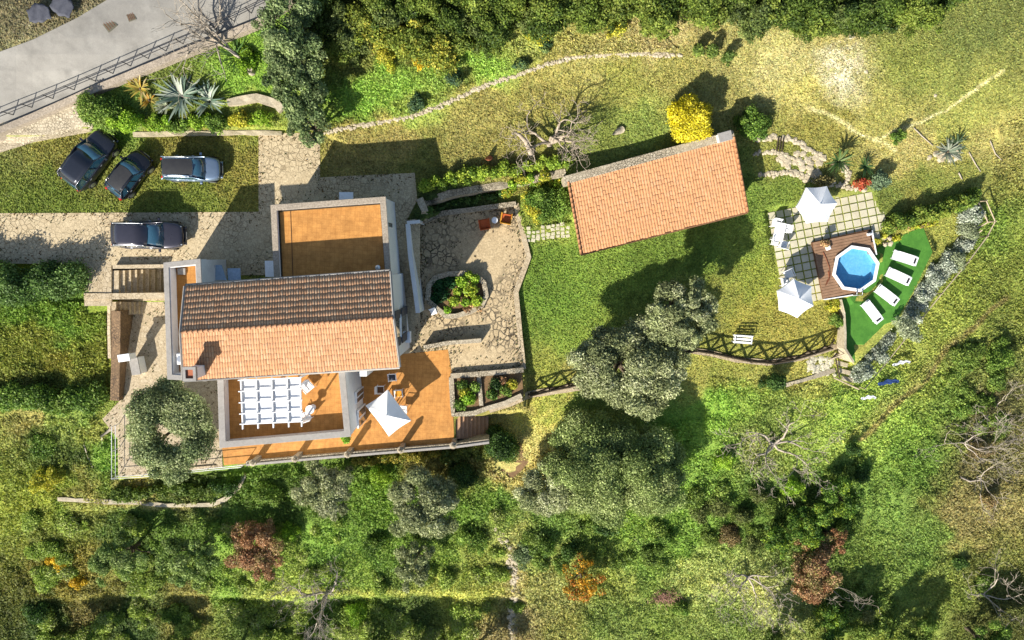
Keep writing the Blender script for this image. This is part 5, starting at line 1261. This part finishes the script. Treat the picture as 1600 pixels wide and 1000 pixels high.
for i, (x, y, r, h, lb) in enumerate(((225,1046,44,5.0,'dark tree cut by the bottom edge, far left'),(345,1050,42,4.6,'dark tree cut by the bottom edge, right of the far left one'),(455,1040,36,4.2,'dark tree cut by the bottom edge below the bleached bare tree'),(640,1046,50,5.2,'dark tree cut by the bottom edge below the small dull olive'),(745,1036,46,4.8,'dark tree cut by the bottom edge beside the stone trail'),(1215,1040,44,5.0,'dark tree cut by the bottom edge below the large rust tree'),(1400,1046,50,5.4,'dark tree cut by the bottom edge at lower right'),(1545,1010,46,4.6,'dark tree at the bottom right corner'),(95,1044,42,4.8,'dark tree cut by the bottom edge at the lower left corner'),(555,1056,40,4.6,'dark tree cut by the bottom edge between bleached tree and olive'),(1300,1052,44,5.0,'dark tree cut by the bottom edge right of the large rust tree'))):
    tree(x, y, r, h, lb, pal=GREEN, name='broadleaf_tree', group='dark trees along the bottom edge', n=22, dens=170)
for i, (x, y, r, h, lb) in enumerate(((1262,815,40,2.8,'dark green bushy tree in the shaded hollow at lower right'),(1312,775,34,2.6,'dark green bushy tree above the shaded hollow at lower right'),(1300,975,34,2.6,'dark bushy tree at the foot of the large rust tree'),(1210,840,26,2.6,'dark green bushy tree between the bare tree and the rust tree'))):
    tree(x, y, r, h, lb, pal=[(60,92,34),(86,120,44),(118,148,54),(150,170,50)], name='bushy_tree', group='dark bushy trees at lower right', n=16, dens=130)

# scrub: bushes run into one another on the lower slope
def scrub(name, regions, pal, seed):
    random.seed(seed); bl = []
    for reg, n, r0, r1 in regions:
        x0, x1 = min(p[0] for p in reg), max(p[0] for p in reg); y0, y1 = min(p[1] for p in reg), max(p[1] for p in reg); k = 0
        while k < n:
            x, y = random.uniform(x0, x1), random.uniform(y0, y1)
            if not inpoly(np.array([x]), np.array([y]), reg)[0] or float(vnoise(x, y, 42, 81)) < .42: n -= .34; continue
            k += 1; r = random.uniform(r0, r1); p = G(x, y, r*.25)
            for _ in range(3): q = r*random.uniform(.5,.8); bl.append((p[0]+random.uniform(-.6,.6)*r, p[1]+random.uniform(-.6,.6)*r, p[2]+random.uniform(0,.3)*r, q, q, q*.75))
    o = foliage(name, bl, 150, .085, pal, None, 1.9); o['kind'] = 'stuff'
scrub('scrub', [([(51,800),(380,795),(480,830),(460,915),(60,925)], 70, .45, .9), ([(51,945),(820,945),(820,1010),(51,1010)], 90, .5, 1.0), ([(440,800),(780,800),(785,915),(470,915)], 34, .4, .8)], [(118,142,56),(144,166,68),(168,186,84),(168,174,108)], 3)
scrub('scrub', [([(1060,770),(1260,760),(1340,720),(1330,860),(1230,860),(1060,830)], 55, .5, .9), ([(1200,930),(1560,900),(1560,1010),(1200,1010)], 45, .5, .9), ([(1480,560),(1570,520),(1570,720),(1500,700)], 50, .4, .8), ([(820,810),(1050,820),(1040,880),(830,890)], 40, .4, .8)], [(88,112,46),(116,140,58),(144,162,72)], 4)

# bare and dead trees
M_wthr = mat('weathered_branches', A(204,188,166), A(160,142,120), sc=3, fine=25, bump=.5)
deadtree(858, 226, 1.6, .15, 'bare tree with tangled weathered branches on the lawn above the hedge', [(-1,.6,.35),(-.5,-.2,.3),(.2,1,.5),(.9,.5,.4),(1,-.2,.35),(-.2,.5,.9),(.5,.8,.8)], 4, wob=.55, z=.1, mt=M_wthr)
P = [Vector(G(x, y, z)) for x, y, z in ((803,206,.9),(812,211,.95),(821,220,.75),(826,231,.5),(830,241,.1))]; m = MB(); m.tube(P, [.05,.12,.16,.17,.19], 8); tag(m.build('log', M_wthr, smooth=True), 'thick arched trunk lying left of the tangled bare tree', 'log')
deadtree(393, 112, 2.2, .2, 'fallen-looking grey bare tree leaning over the roadside wall', [(-.65,1.0,.55)], 4, wob=.35, kd=(3,4))
deadtree(338, 60, 2.2, .09, 'sprawling grey bare tree behind the agaves', [(-1,.2,.4),(.2,-1,.5),(-.5,-.8,.5),(.8,.5,.4),(.3,.9,.6)], 3, wob=.4)
deadtree(512, 922, 2.1, .14, 'bleached bare tree with white twigs on the lower left slope', [(-1,.3,.6),(-.5,1,.6),(.7,1,.6),(1,.2,.6),(.3,-1,.6),(-.8,-.8,.5),(0,.1,1)], 5, wob=.45)
deadtree(1205, 692, 2.0, .14, 'bleached bare tree with curling branches on the sunny slope', [(-1,.3,.6),(-.5,1,.6),(.7,1,.6),(1,.2,.6),(.3,-1,.6),(-.8,-.8,.5)], 5, wob=.5)
deadtree(1165, 898, 1.9, .12, 'bleached bare tree above the bottom edge, right of the brush heap', [(-1,.6,.6),(.3,1,.6),(1,.2,.6),(.7,-.8,.6),(-.4,-.6,.8)], 5, wob=.5)
deadtree(1500, 690, 2.0, .07, 'grey twiggy bare tree at the right edge of the slope', [(-1,.6,.5),(.3,1,.5),(1,-.2,.5),(.2,-1,.5)], 4, wob=.5)
deadtree(1545, 640, 1.8, .07, 'pale twiggy bare tree near the right border', [(-1,.2,.5),(.3,1,.5),(.5,-.9,.5),(-.6,-.8,.5)], 4, wob=.5)
deadtree(1525, 745, 1.5, .06, 'small forked bare tree low on the right slope', [(-.4,-1,.5),(.3,-1,.5),(.1,1,.5),(-.8,.4,.5)], 3, wob=.4)
deadtree(1530, 925, 1.9, .09, 'bare tree with looping branches near the bottom right corner', [(-1,.4,.5),(-.6,1,.5),(.8,.3,.6),(.5,-.9,.5)], 4, wob=.5)
deadtree(1290, 915, 1.5, .05, 'twiggy grey shrub skeleton inside the rust-brown tree', [(-1,-.4,.6),(1,-.6,.6),(.2,1,.7)], 3, wob=.4)
for pts, rr, lb in (([(130,692),(138,715),(153,748)], .05, 'long white pole lying on the grass left of the patio'),([(162,680),(178,664),(208,632)], .09, 'thick dark-sided log across the path corner left of the patio'),([(158,682),(172,672),(182,660)], .1, 'short pale log at the foot of the thick one'),([(160,682),(160,700)], .07, 'stubby pale log pointing down from the log pile'),
                    ([(1428,200),(1440,212),(1458,228)], .04, 'thin curved white stick on the dry grass near the pale agave'),([(1514,238),(1524,256),(1532,268)], .04, 'thin white stick near the right end of the hedge'),([(1498,270),(1503,280)], .05, 'short white stick above the hedge'),([(1547,220),(1555,240),(1565,250)], .04, 'thin white stick at the right border'),
                    ([(1500,745),(1515,752),(1530,750)], .09, 'pale broken log on the right slope'),([(1478,668),(1490,660),(1500,668)], .08, 'curved pale log at the head of the ditch shadow'),([(990,840),(1010,862)], .04, 'straight stick in the shadow under the broad olive tree'),([(1060,560),(1064,535)], .03, 'upright grey stick beside the huge olive tree')):
    P = [Vector(G(x, y, rr + .05)) for x, y in pts]; m = MB(); m.tube(P, [rr, rr*.9, rr*.6][:len(P)], 7); tag(m.build('log' if rr > .06 else 'stick', M_dead, smooth=True), lb, 'log' if rr > .06 else 'stick')

# spiky plants
def rosette(px, py, L, n, label, pal, name='agave', w0=.11, rise=(.15,1.2), cat='agave', group=None, h0=.1, droop=.5):
    x, y, z = G(px, py); t = thing(name, label, cat, (x,y,z), 0, group); V = []; Cc = []; f = []
    for k in range(n):
        a = random.uniform(0, 6.283); e = random.uniform(*rise); l = L*random.uniform(.75,1.1); wd = w0*random.uniform(.8,1.2)
        c = np.array(A(*random.choice(pal)))*random.uniform(.8,1.2); seg = 6; b0 = len(V)
        for i in range(seg+1):
            s = i/seg; rr = l*s*math.cos(e*(1-.3*s)); zz = h0 + l*(s*math.sin(e) - droop*s*s*math.sin(e)*.8)
            ww = wd*(1-s)**.6*(.55+.9*s if s < .5 else 1)
            cx_, cy_ = x + math.cos(a)*rr, y + math.sin(a)*rr
            V += [(cx_-math.sin(a)*ww, cy_+math.cos(a)*ww, z+zz+ww*.35),(cx_, cy_, z+zz),(cx_+math.sin(a)*ww, cy_-math.cos(a)*ww, z+zz+ww*.35)]; Cc += [c]*3
        for i in range(seg):
            q = b0+i*3; f += [(q,q+1,q+4,q+3),(q+1,q+2,q+5,q+4)]
    npmesh('blades', np.array(V), 4, np.array(f), M_leaf, t, np.array(Cc), True)
    m = MB(); m.lathe([(.1,-.1),(.12,.1),(.05,.3)], x, y, z, 8); m.build('stem', M_bark, t); return t
AG = [(150,172,150),(180,196,172),(212,220,196),(120,146,122)]
rosette(288,154,1.9,56,'large blue-grey agave, left of the pair on the bank',AG,group='agaves on the bank',w0=.12)
rosette(330,160,1.5,38,'large blue-grey agave, right of the pair on the bank',AG,group='agaves on the bank',w0=.10)
rosette(262,168,.8,24,'small pale agave between the yellow plants and the large agaves',[(176,186,150),(204,208,170)],group='agaves on the bank')
rosette(222,140,1.0,34,'yellowing spiky plant at the left of the bank',[(206,170,60),(220,196,90),(170,160,70),(230,210,140)],name='yellow_succulent',cat='succulent',group='yellow succulents on the bank',w0=.09)
rosette(236,158,.8,26,'yellowing spiky plant nearest the small pale agave',[(206,160,60),(226,206,110),(150,150,70)],name='yellow_succulent',cat='succulent',group='yellow succulents on the bank',w0=.09)
rosette(372,92,1.6,30,'tall strap-leaved plant beside the leaning bare tree',[(90,130,60),(120,156,76)],name='strap_plant',cat='plant',w0=.05,rise=(.5,1.4))
rosette(1300,256,1.15,34,'dark green palm beside the rocky border',[(66,104,52),(96,132,66),(130,150,90)],name='palm',cat='palm',w0=.09,rise=(.2,1.3),h0=.8)
rosette(1346,262,.9,24,'small dark palm above the red shrub',[(60,92,52),(86,118,60)],name='palm',cat='palm',w0=.07,rise=(.3,1.3),h0=.4)
rosette(1478,238,1.2,40,'pale grey-green agave in the dry meadow at right',[(176,184,156),(206,210,186),(130,146,120)],w0=.09,group=None)
rosette(1490,226,1.2,16,'dark spiky plant behind the pale agave',[(70,96,66),(96,120,84)],w0=.07,rise=(.6,1.4),cat='plant',name='spiky_plant')
for x, y, lb in ((400,118,'a'),): rosette(352,190,.7,22,'low strap-leaved plant at the right end of the bank',[(110,140,60),(150,170,80)],name='strap_plant',cat='plant',w0=.04)

# bushes
bush(162,176,34,1.4,'wide dark green shrub at the left end of the planted bank',GREEN,ry=26,n=14)
bush(196,190,26,1.2,'bright green shrub overhanging the nose of the blue estate car',LUSH,ry=18,n=10)
for i,(x,y,rx,pal,lb) in enumerate(((245,192,22,LUSH,'left'),(275,196,20,GREEN,''),(310,190,20,LUSH,''),(340,192,20,GREEN,''),(375,188,22,YELG,''),(405,185,24,LUSH,''))):
    bush(x,y,rx,.8,['leafy shrub in the bank behind the small black car','dark leafy shrub on the bank under the large left agave','leafy shrub on the bank between the two agaves and the silver car','dark leafy shrub on the bank right of the silver car','yellow-green shrub on the bank near the stone stub','leafy shrub at the right end of the bank by the evergreen'][i],pal,ry=13,group='low shrubs along the planted bank')
bush(385,95,18,.8,'green shrub beside the leaning bare trunk',LUSH)
bush(786,692,29,1.9,'round dense green bush at the foot of the brick steps',DEEP+[(96,124,44)],n=18,dens=260,size=.08,name='round_bush')
bush(1210,597,18,1.4,'small dark bush standing alone on the slope below the bench',DEEP,n=9)
bush(1175,196,34,1.6,'broad dark green bush off the corner of the outbuilding',GREEN[:3],ry=22,n=14)
bush(1302,480,12,.8,'small yellow-green bush by the corner of the slab terrace',YELG,n=6); bush(1304,500,13,.9,'small green bush below the yellow-green one',GREEN,n=6)
bush(1372,281,16,1.3,'grey-green round bush right of the red shrub',[(90,112,84),(120,140,104)],n=9)
bush(1346,286,15,.8,'red-leaved shrub in the rocky border',[(170,70,50),(196,96,64),(150,120,70)],ry=10,n=7)
bush(1288,283,20,1.0,'brown-green shrub at the top of the parasol',[(110,104,62),(140,130,80),(96,110,60)],ry=10,n=8)
bush(1404,214,10,.9,'small dark bush in the fork of the two pale banks',GREEN,n=6)
for i,(x,y,lb) in enumerate(((1091,79,'left one of three small cypress shrubs on the upper meadow'),(1112,82,'middle one of three small cypress shrubs on the upper meadow'),(1138,88,'right one of three small cypress shrubs on the upper meadow'))):
    bush(x,y,10,1.5,lb,[(90,112,50),(120,140,60)],name='cypress_shrub',group='three small cypress shrubs',n=6)
for i,(x,y,r,h,lb) in enumerate(((708,122,13,1.1,'small blue-green shrub on the lush slope'),(650,162,13,.9,'dark shrub at the stone line on the lush slope'),(814,100,12,.8,'dark shrub on the slope near the curved stone line'),(852,70,10,.7,'little dark shrub under the thicket edge'))):
    bush(x,y,r,h,lb,[(60,88,60),(90,116,72),(120,136,70)],group='small shrubs on the north slope',n=7)
hedge([(662,292),(700,280),(740,274),(780,266),(820,260),(860,252),(884,250)],18,.9,'long leafy hedge between the north lawn and the courtyard',[(96,124,40),(134,158,52),(170,186,66)])
hedge([(790,298),(812,286),(850,280),(876,282)],18,1.0,'yellow-green shrubs under the retaining wall',YELG+LUSH,name='shrub_border')
bush(850,312,30,1.6,'dark glossy bush against the left end of the outbuilding',GREEN,ry=28,n=14); bush(835,322,22,1.2,'yellow-green bush in front of the dark glossy one',YELG,ry=22,n=9); bush(878,318,18,1.6,'green bush pressed to the outbuilding wall',GREEN,ry=34,n=10)
hedge([(670,326),(720,314),(780,304)],12,.5,'dark strip of ground plants in the trench above the courtyard',DEEP,name='ground_plants',cat='plants')
hedge([(-120,441),(51,441),(90,441),(118,440)],44,2.6,'clipped hedge beside the stone steps on the left',DEEP+[(120,146,80)],dens=150)
hedge([(-120,625),(51,625),(100,626),(150,622)],34,1.5,'hedge below the grassy mound on the left',GREEN,dens=170)
hedge([(1390,352),(1430,336),(1470,326),(1506,316),(1524,306)],22,1.4,'hedge climbing to the right above the green turf',[(80,106,40),(112,134,50),(150,160,66)])
hedge([(1400,352),(1440,352),(1462,345)],10,.5,'orange-tinged low plants above the turf corner',RUST[1:]+YELG,name='border_plants',cat='plants')
hedge([(1405,372),(1385,368),(1372,376)],10,.5,'low plants and stones at the pool wall corner',YELG,name='border_plants',cat='plants')
hedge([(180,772),(240,768),(300,768),(340,764)],18,.9,'low hedge on the thin wall below the patio',[(90,112,44),(120,140,56)])
hedge([(560,722),(600,716),(640,712),(680,708)],16,.9,'yellowish hedge under the terrace parapet',[(140,140,54),(170,156,66),(110,120,44)])
hedge([(690,712),(730,706),(760,706)],20,.8,'dark hedge under the brick steps',[(110,120,50),(80,100,40)])
SV = [(1345,580),(1365,552),(1385,530),(1398,508),(1420,492),(1432,470),(1450,450),(1462,430),(1476,414),(1492,400),(1505,382),(1512,356),(1514,334)]
for i,(x,y) in enumerate(SV):
    bush(x,y,random.uniform(17,22),.8,'silver-leaved shrub number %s from the lower end of the row along the pole fence' % ('one two three four five six seven eight nine ten eleven twelve thirteen'.split()[i]),[(150,160,140),(176,184,162),(196,200,180),(120,134,106)] if i not in (3,9,11) else [(150,160,120),(176,184,146)],name='silver_shrub',group='silver shrubs along the pole fence',n=7,dens=170,size=.09)
# undergrowth shrubs of the lower slope
LS = [(70,700,26,GREEN,'dark shrub in the shade at the far left'),(62,752,20,YELG,'yellow-flowering weeds at the far left'),(88,742,18,YELG,'yellow-green weeds right of the far left ones'),(95,880,26,GOLD,'golden weeds on the far left slope'),(125,905,18,GOLD,'golden weeds below the other golden patch'),(222,874,12,RUST,'rusty weeds between the two dusty olives'),
      (350,760,26,DEEP,'dark shrub left of the round terrace posts'),(420,770,28,GREEN,'leafy green shrub under the parapet'),(455,830,22,LUSH,'bright shrub right of the rust-brown tree'),(590,745,20,LUSH,'bright shrub between the two pale olives'),(585,850,24,GREEN,'leafy shrub below the pair of olives'),(720,740,26,DEEP,'dark shrub near the round dense bush'),(740,840,26,GREEN,'leafy shrub on the bank left of the stone trail'),(560,955,26,LUSH,'bright shrub right of the bleached bare tree base'),(495,975,24,GREEN,'leafy shrub at the bottom edge'),
      (820,865,22,[(110,130,80),(140,156,110)],'grey-green shrub at the stone trail'),(850,850,22,GREEN,'leafy shrub under the pale olive'),(945,820,24,DEEP,'dark shrub under the broad olive'),(1040,840,20,GREEN,'leafy shrub right of the dark one'),(1130,720,20,LUSH,'bright shrub left of the curling bare tree'),(1240,760,20,LUSH,'bright shrub above the shaded hollow'),(1060,950,18,GREEN,'small leafy shrub below the brush heap'),
      (1530,640,24,[(110,110,66),(140,130,86)],'brownish shrub at the right border'),(1500,640,16,GREEN,'dark shrub beside the ditch at right'),(1530,700,22,[(120,110,70),(150,130,90)],'brown twiggy shrub at the right border below'),(1560,560,26,GREEN,'leafy shrub at the right border'),(1545,780,22,[(160,136,90),(130,120,70)],'dry shrub at the right edge'),(1450,975,20,GREEN,'small leafy shrub near the bottom right'),(1350,960,22,[(110,120,60),(140,140,80)],'olive-brown shrub right of the large rust tree')]
DK = [(78,92,44),(104,116,56),(128,134,74)]
LS += [(1090,800,22,DK,'dull shrub in the dark scrub patch, leftmost of it'),(1125,790,24,DK,'dull shrub in the dark scrub patch below the curling bare tree'),(1160,805,24,DK,'dull shrub in the middle of the dark scrub patch'),(1140,835,24,[(110,96,60),(134,116,74)],'brownish shrub at the foot of the dark scrub patch'),(1185,775,20,DK,'dull shrub at the upper right of the dark scrub patch'),(1180,850,22,DK,'dull shrub between the dark scrub patch and the lower bare tree'),
       (1345,735,20,DEEP,'dark shrub on the sunny side of the shaded hollow'),(1330,700,14,DEEP,'small dark shrub at the top of the shaded hollow'),(60,960,24,DEEP,'dark shrub at the bottom left corner'),(280,960,24,GREEN,'leafy shrub near the bottom edge between two dark trees'),(890,860,20,DEEP,'dark shrub above the orange-yellow tree'),(1500,880,18,DEEP,'dark shrub left of the lower right bare tree')]
for x, y, r, pal, lb in LS: bush(x, y, r, random.uniform(.7,1.3) if pal is not GOLD else .4, lb, pal, ry=r*random.uniform(.7,1), n=10, dens=150, name='wild_shrub', group='wild shrubs on the slopes')
m = MB()
for _ in range(260):
    x, y = random.gauss(1038,10), random.gauss(934,5); p = Vector(G(x, y, random.uniform(.05,.5))); a = random.uniform(0,6.28); l = random.uniform(.2,.5); m.tube([p, p+Vector((math.cos(a)*l, math.sin(a)*l, random.uniform(-.1,.15)))], random.uniform(.01,.02), 3)
tag(m.build('brush_heap', mat('cut_brushwood', A(186,140,120), A(140,100,82), bump=.2)), 'heap of cut reddish brushwood near the bottom edge', 'brush heap')
# rocky border north of the pool terrace
rk = thing('rock_garden', 'pale rocky border and broken steps behind the pool parasol', 'rock garden', G(1260,250))
for pts, r in (([(1178,217),(1210,214),(1238,218),(1262,232),(1288,247)], .16),([(1180,240),(1205,238),(1225,240),(1240,250)], .13),([(1188,272),(1212,272),(1230,268),(1250,272)], .16),([(1290,285),(1320,292),(1352,296)], .15),([(1262,262),(1278,275),(1290,290)], .2),([(1316,258),(1326,270),(1322,284)], .16)):
    rockline(pts, r, 2.6, 2, .12).build('stone_edge', M_rock, rk)
m = MB()
for _ in range(110):
    x, y = random.uniform(1215,1285), random.uniform(240,288)
    if abs((y-222) - (x-1215)*.75) > 28: continue
    p = G(x, y); rock(m, p[0], p[1], p[2], random.uniform(.12,.3), 0, .4)
m.build('flat_rocks', M_rock, rk)
for i in range(3): q = G(1213+i*4, 228); m = MB(); m.tube([(q[0],q[1]-.4,q[2]+.1),(q[0],q[1]+.5,q[2]+.3)], .05, 6); m.build('timber_edge', M_darkwood, rk)
m = MB(); q = up(1381,377,-3.3)
for _ in range(9): rock(m, q[0]+random.uniform(-.3,.3), q[1]+random.uniform(-.3,.3), -3.1+random.uniform(0,.3), random.uniform(.12,.22))
tag(m.build('rock_pile', M_rock), 'little pile of pale rocks between the pool deck and the green turf', 'rocks')

# thicket along the top edge
THK_ = [[(60,84,32),(88,112,40),(118,140,54)], [(96,120,44),(126,146,56),(152,166,70)], [(78,102,38),(112,134,50),(146,160,66)], [(80,98,48),(108,124,60),(136,150,80)]]
THK = [[tuple(int(q*.88) for q in c) for c in r] for r in THK_]
def thick(poly, n, rr, hh, seed):
    random.seed(seed); out = []; k = 0; x0, x1 = min(p[0] for p in poly), max(p[0] for p in poly); y0, y1 = min(p[1] for p in poly), max(p[1] for p in poly)
    while len(out) < n and k < 8000:
        k += 1; x, y = random.uniform(x0,x1), random.uniform(y0,y1)
        if inpoly(np.array([x]), np.array([y]), poly)[0] and all(math.hypot(x-a, y-b) > rr*1.05 for a, b in out): out.append((x, y))
    return out
TP = [(478,-90),(500,60),(560,92),(620,90),(700,88),(740,60),(820,50),(880,48),(950,40),(1040,36),(1120,34),(1200,42),(1300,36),(1400,40),(1450,26),(1490,-10),(1500,-90)]
pos = thick(TP, 125, 16, 2, 5)
pos.sort(key=lambda p: (round(p[0]/40), p[1]))
for i, (x, y) in enumerate(pos):
    gold = 560 < x < 690 and y > 30
    pal = [(104,122,46),(134,144,54),(176,168,66)] if gold else THK[i % 4]
    k_ = ['dark green','yellow-green','mid green','dull green'][i % 4] if not gold else 'yellow-flowering'
    lb = ('front ' if y > 18 else 'middle ' if y > -12 else 'topmost ') + k_ + ' thicket bush ' + ['above the lush slope','above the blue-green shrub','above the curved stones','above the cypress shrubs','above the chalky patch'][min(4, max(0, int((x-480)/205)))]
    bush(x, y, random.uniform(24,32), random.uniform(1.6,2.6), lb, pal, name='thicket_bush', group='yellow-flowering bushes in the thicket' if gold else 'dense bushes of the thicket along the top edge', ry=random.uniform(20,28), n=20, dens=170, size=.095, sub=(.2,.36))
for x, y, r, pal, lb in ((655,92,13,GOLD,'golden bush at the lower edge of the thicket'),(600,88,16,YELG,'yellow-green bush at the lower left edge of the thicket'),(530,88,16,[(130,130,54),(100,116,48)],'dull green bush beside the evergreen row'),(745,66,14,YELG,'yellow-green bush at the lower right edge of the thicket'),(840,48,16,YELG,'yellow-green bush on the dry meadow side of the thicket'),(965,42,16,YELG,'yellow-green bush above the curved stone line end'),(1430,22,16,YELG,'yellow-green bush at the right end of the thicket')):
    bush(x, y, r, 1.2, lb, pal, name='thicket_bush', group='bright bushes along the thicket edge', n=8, dens=150)

# ================================================================== GRASS AND GROUND COVER (what nobody could count)
NOGRASS = [DRIVE, ROAD, COURT, [(612,346),(655,346),(655,490),(652,548),(600,552)], [(256,408),(430,320),(612,305),(640,548),(700,545),(712,700),(384,726),(187,745),(188,492),(258,468)],
           [(884,272),(1146,208),(1170,332),(906,400)], [(1369,388),(1442,354),(1457,394),(1401,500),(1336,567),(1322,545),(1310,470)], D_, [(706,588),(815,580),(818,616),(764,636),(763,690),(709,700)], [(51,192),(130,150),(160,165),(132,207),(51,222)],[(-300,290),(51,192),(51,222),(-300,262)],
           [(134,414),(262,414),(262,492),(134,492)], [(1199,331),(1252,318),(1300,300),(1362,297),(1384,355),(1290,468),(1222,472)]]
def scatter(name, region, n, size, hgt, spread, bright=1.0, elong=1.8, clump=0, lab=None, seed=1, excl=()):
    X = RNG.uniform(min(p[0] for p in region), max(p[0] for p in region), n*2); Y = RNG.uniform(max(-130, min(p[1] for p in region)), min(1110, max(p[1] for p in region)), n*2)
    X = X; k = inpoly(X, Y, region) & (X > -90) & (X < 1690)
    for q in NOGRASS: k &= ~inpoly(X, Y, q)
    for q in excl: k &= ~inpoly(X, Y, q)
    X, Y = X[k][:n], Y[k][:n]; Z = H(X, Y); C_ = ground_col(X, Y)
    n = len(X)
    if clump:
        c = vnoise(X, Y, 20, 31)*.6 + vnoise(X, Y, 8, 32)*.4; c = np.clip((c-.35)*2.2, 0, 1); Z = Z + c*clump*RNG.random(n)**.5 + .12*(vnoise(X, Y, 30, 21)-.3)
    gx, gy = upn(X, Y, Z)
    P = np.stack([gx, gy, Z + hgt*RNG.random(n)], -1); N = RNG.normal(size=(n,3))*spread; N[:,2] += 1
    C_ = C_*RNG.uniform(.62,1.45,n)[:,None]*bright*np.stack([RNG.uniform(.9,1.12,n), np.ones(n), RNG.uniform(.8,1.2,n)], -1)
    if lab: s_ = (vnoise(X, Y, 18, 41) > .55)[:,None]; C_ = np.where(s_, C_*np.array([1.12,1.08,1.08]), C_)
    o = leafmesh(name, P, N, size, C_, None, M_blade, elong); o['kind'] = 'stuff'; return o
scatter('undergrowth', WS, 380000, .105, .08, .85, 1.05, 2.2, .42, True)
scatter('tall_grass', WE, 80000, .09, .08, .9, 1.05, 2.2, .22, None, excl=(WS,))
scatter('tall_grass', WL, 34000, .10, .12, .9, 1.12, 2.2, .3)
scatter('tall_grass', WN, 70000, .09, .12, .9, 1.12, 2.2, .22)
scatter('grass', [(-80,-100),(1680,-100),(1680,720),(-80,720)], 230000, .085, .03, .7, 1.08, 2.0, 0, None, excl=(WS, WE, WL, WN))

# leaf litter and weeds on the paving
def litter(name, poly, n, zc, cols, size):
    X = RNG.uniform(min(p[0] for p in poly), max(p[0] for p in poly), n*3); Y = RNG.uniform(min(p[1] for p in poly), max(p[1] for p in poly), n*3)
    d = segdist(X, Y, poly, True); k = inpoly(X, Y, poly) & ((RNG.random(n*3) < np.exp(-d/7.0)) | ((vnoise(X, Y, 10, 71) > .68) & (RNG.random(n*3) < .25))); X, Y = X[k][:n], Y[k][:n]; n = len(X)
    gx, gy = upn(X, Y, np.full(n, zc)); P = np.stack([gx, gy, zc + RNG.uniform(.01,.05,n)], -1); N = RNG.normal(size=(n,3))*.5; N[:,2] += 1
    o = leafmesh(name, P, N, size, np.array([A(*c) for c in cols])[RNG.integers(0, len(cols), n)], None, M_leaf, 1.6); o['kind'] = 'stuff'
litter('leaf_litter', [(-60,334),(404,331),(404,209),(500,207),(500,277),(648,270),(600,330),(424,440),(264,405),(130,409),(-60,409)], 5000, .04, [(120,96,60),(90,100,50),(150,120,76)], .08)
litter('leaf_litter', COURT, 3500, -1.96, [(120,96,60),(90,104,50),(84,76,56)], .08)
litter('leaf_litter', [(188,492),(226,492),(262,468),(330,560),(350,600),(347,720),(187,746),(187,690),(160,655),(188,625)], 1500, -1.96, [(120,96,60),(90,104,50)], .08)

# look-alikes in the thicket are told apart by their order from the left
from collections import defaultdict
same = defaultdict(list)
for o in list(COL.objects):
    if o.parent is None and 'thicket_bush' in o.name: same[o['label']].append(o)
ORD = 'first second third fourth fifth sixth seventh'.split()
for lb, os_ in same.items():
    if len(os_) > 1:
        for k, o in enumerate(sorted(os_, key=lambda q: q.location.x)): o['label'] = '%s, %s from the left' % (lb, ORD[min(k, 6)])

m = MB()
for x, y, s_ in ((1462,240,.3),(1470,246,.35),(1480,244,.3),(1488,240,.32),(1494,246,.3),(1452,246,.22),(1497,236,.25),(1474,238,.28),(1484,250,.2)):
    p = G(x, y); rock(m, p[0], p[1], p[2], s_, 0, .45)
tag(m.build('rock_pile', M_rock), 'low pale rocks around the base of the pale agave in the meadow', 'rocks')
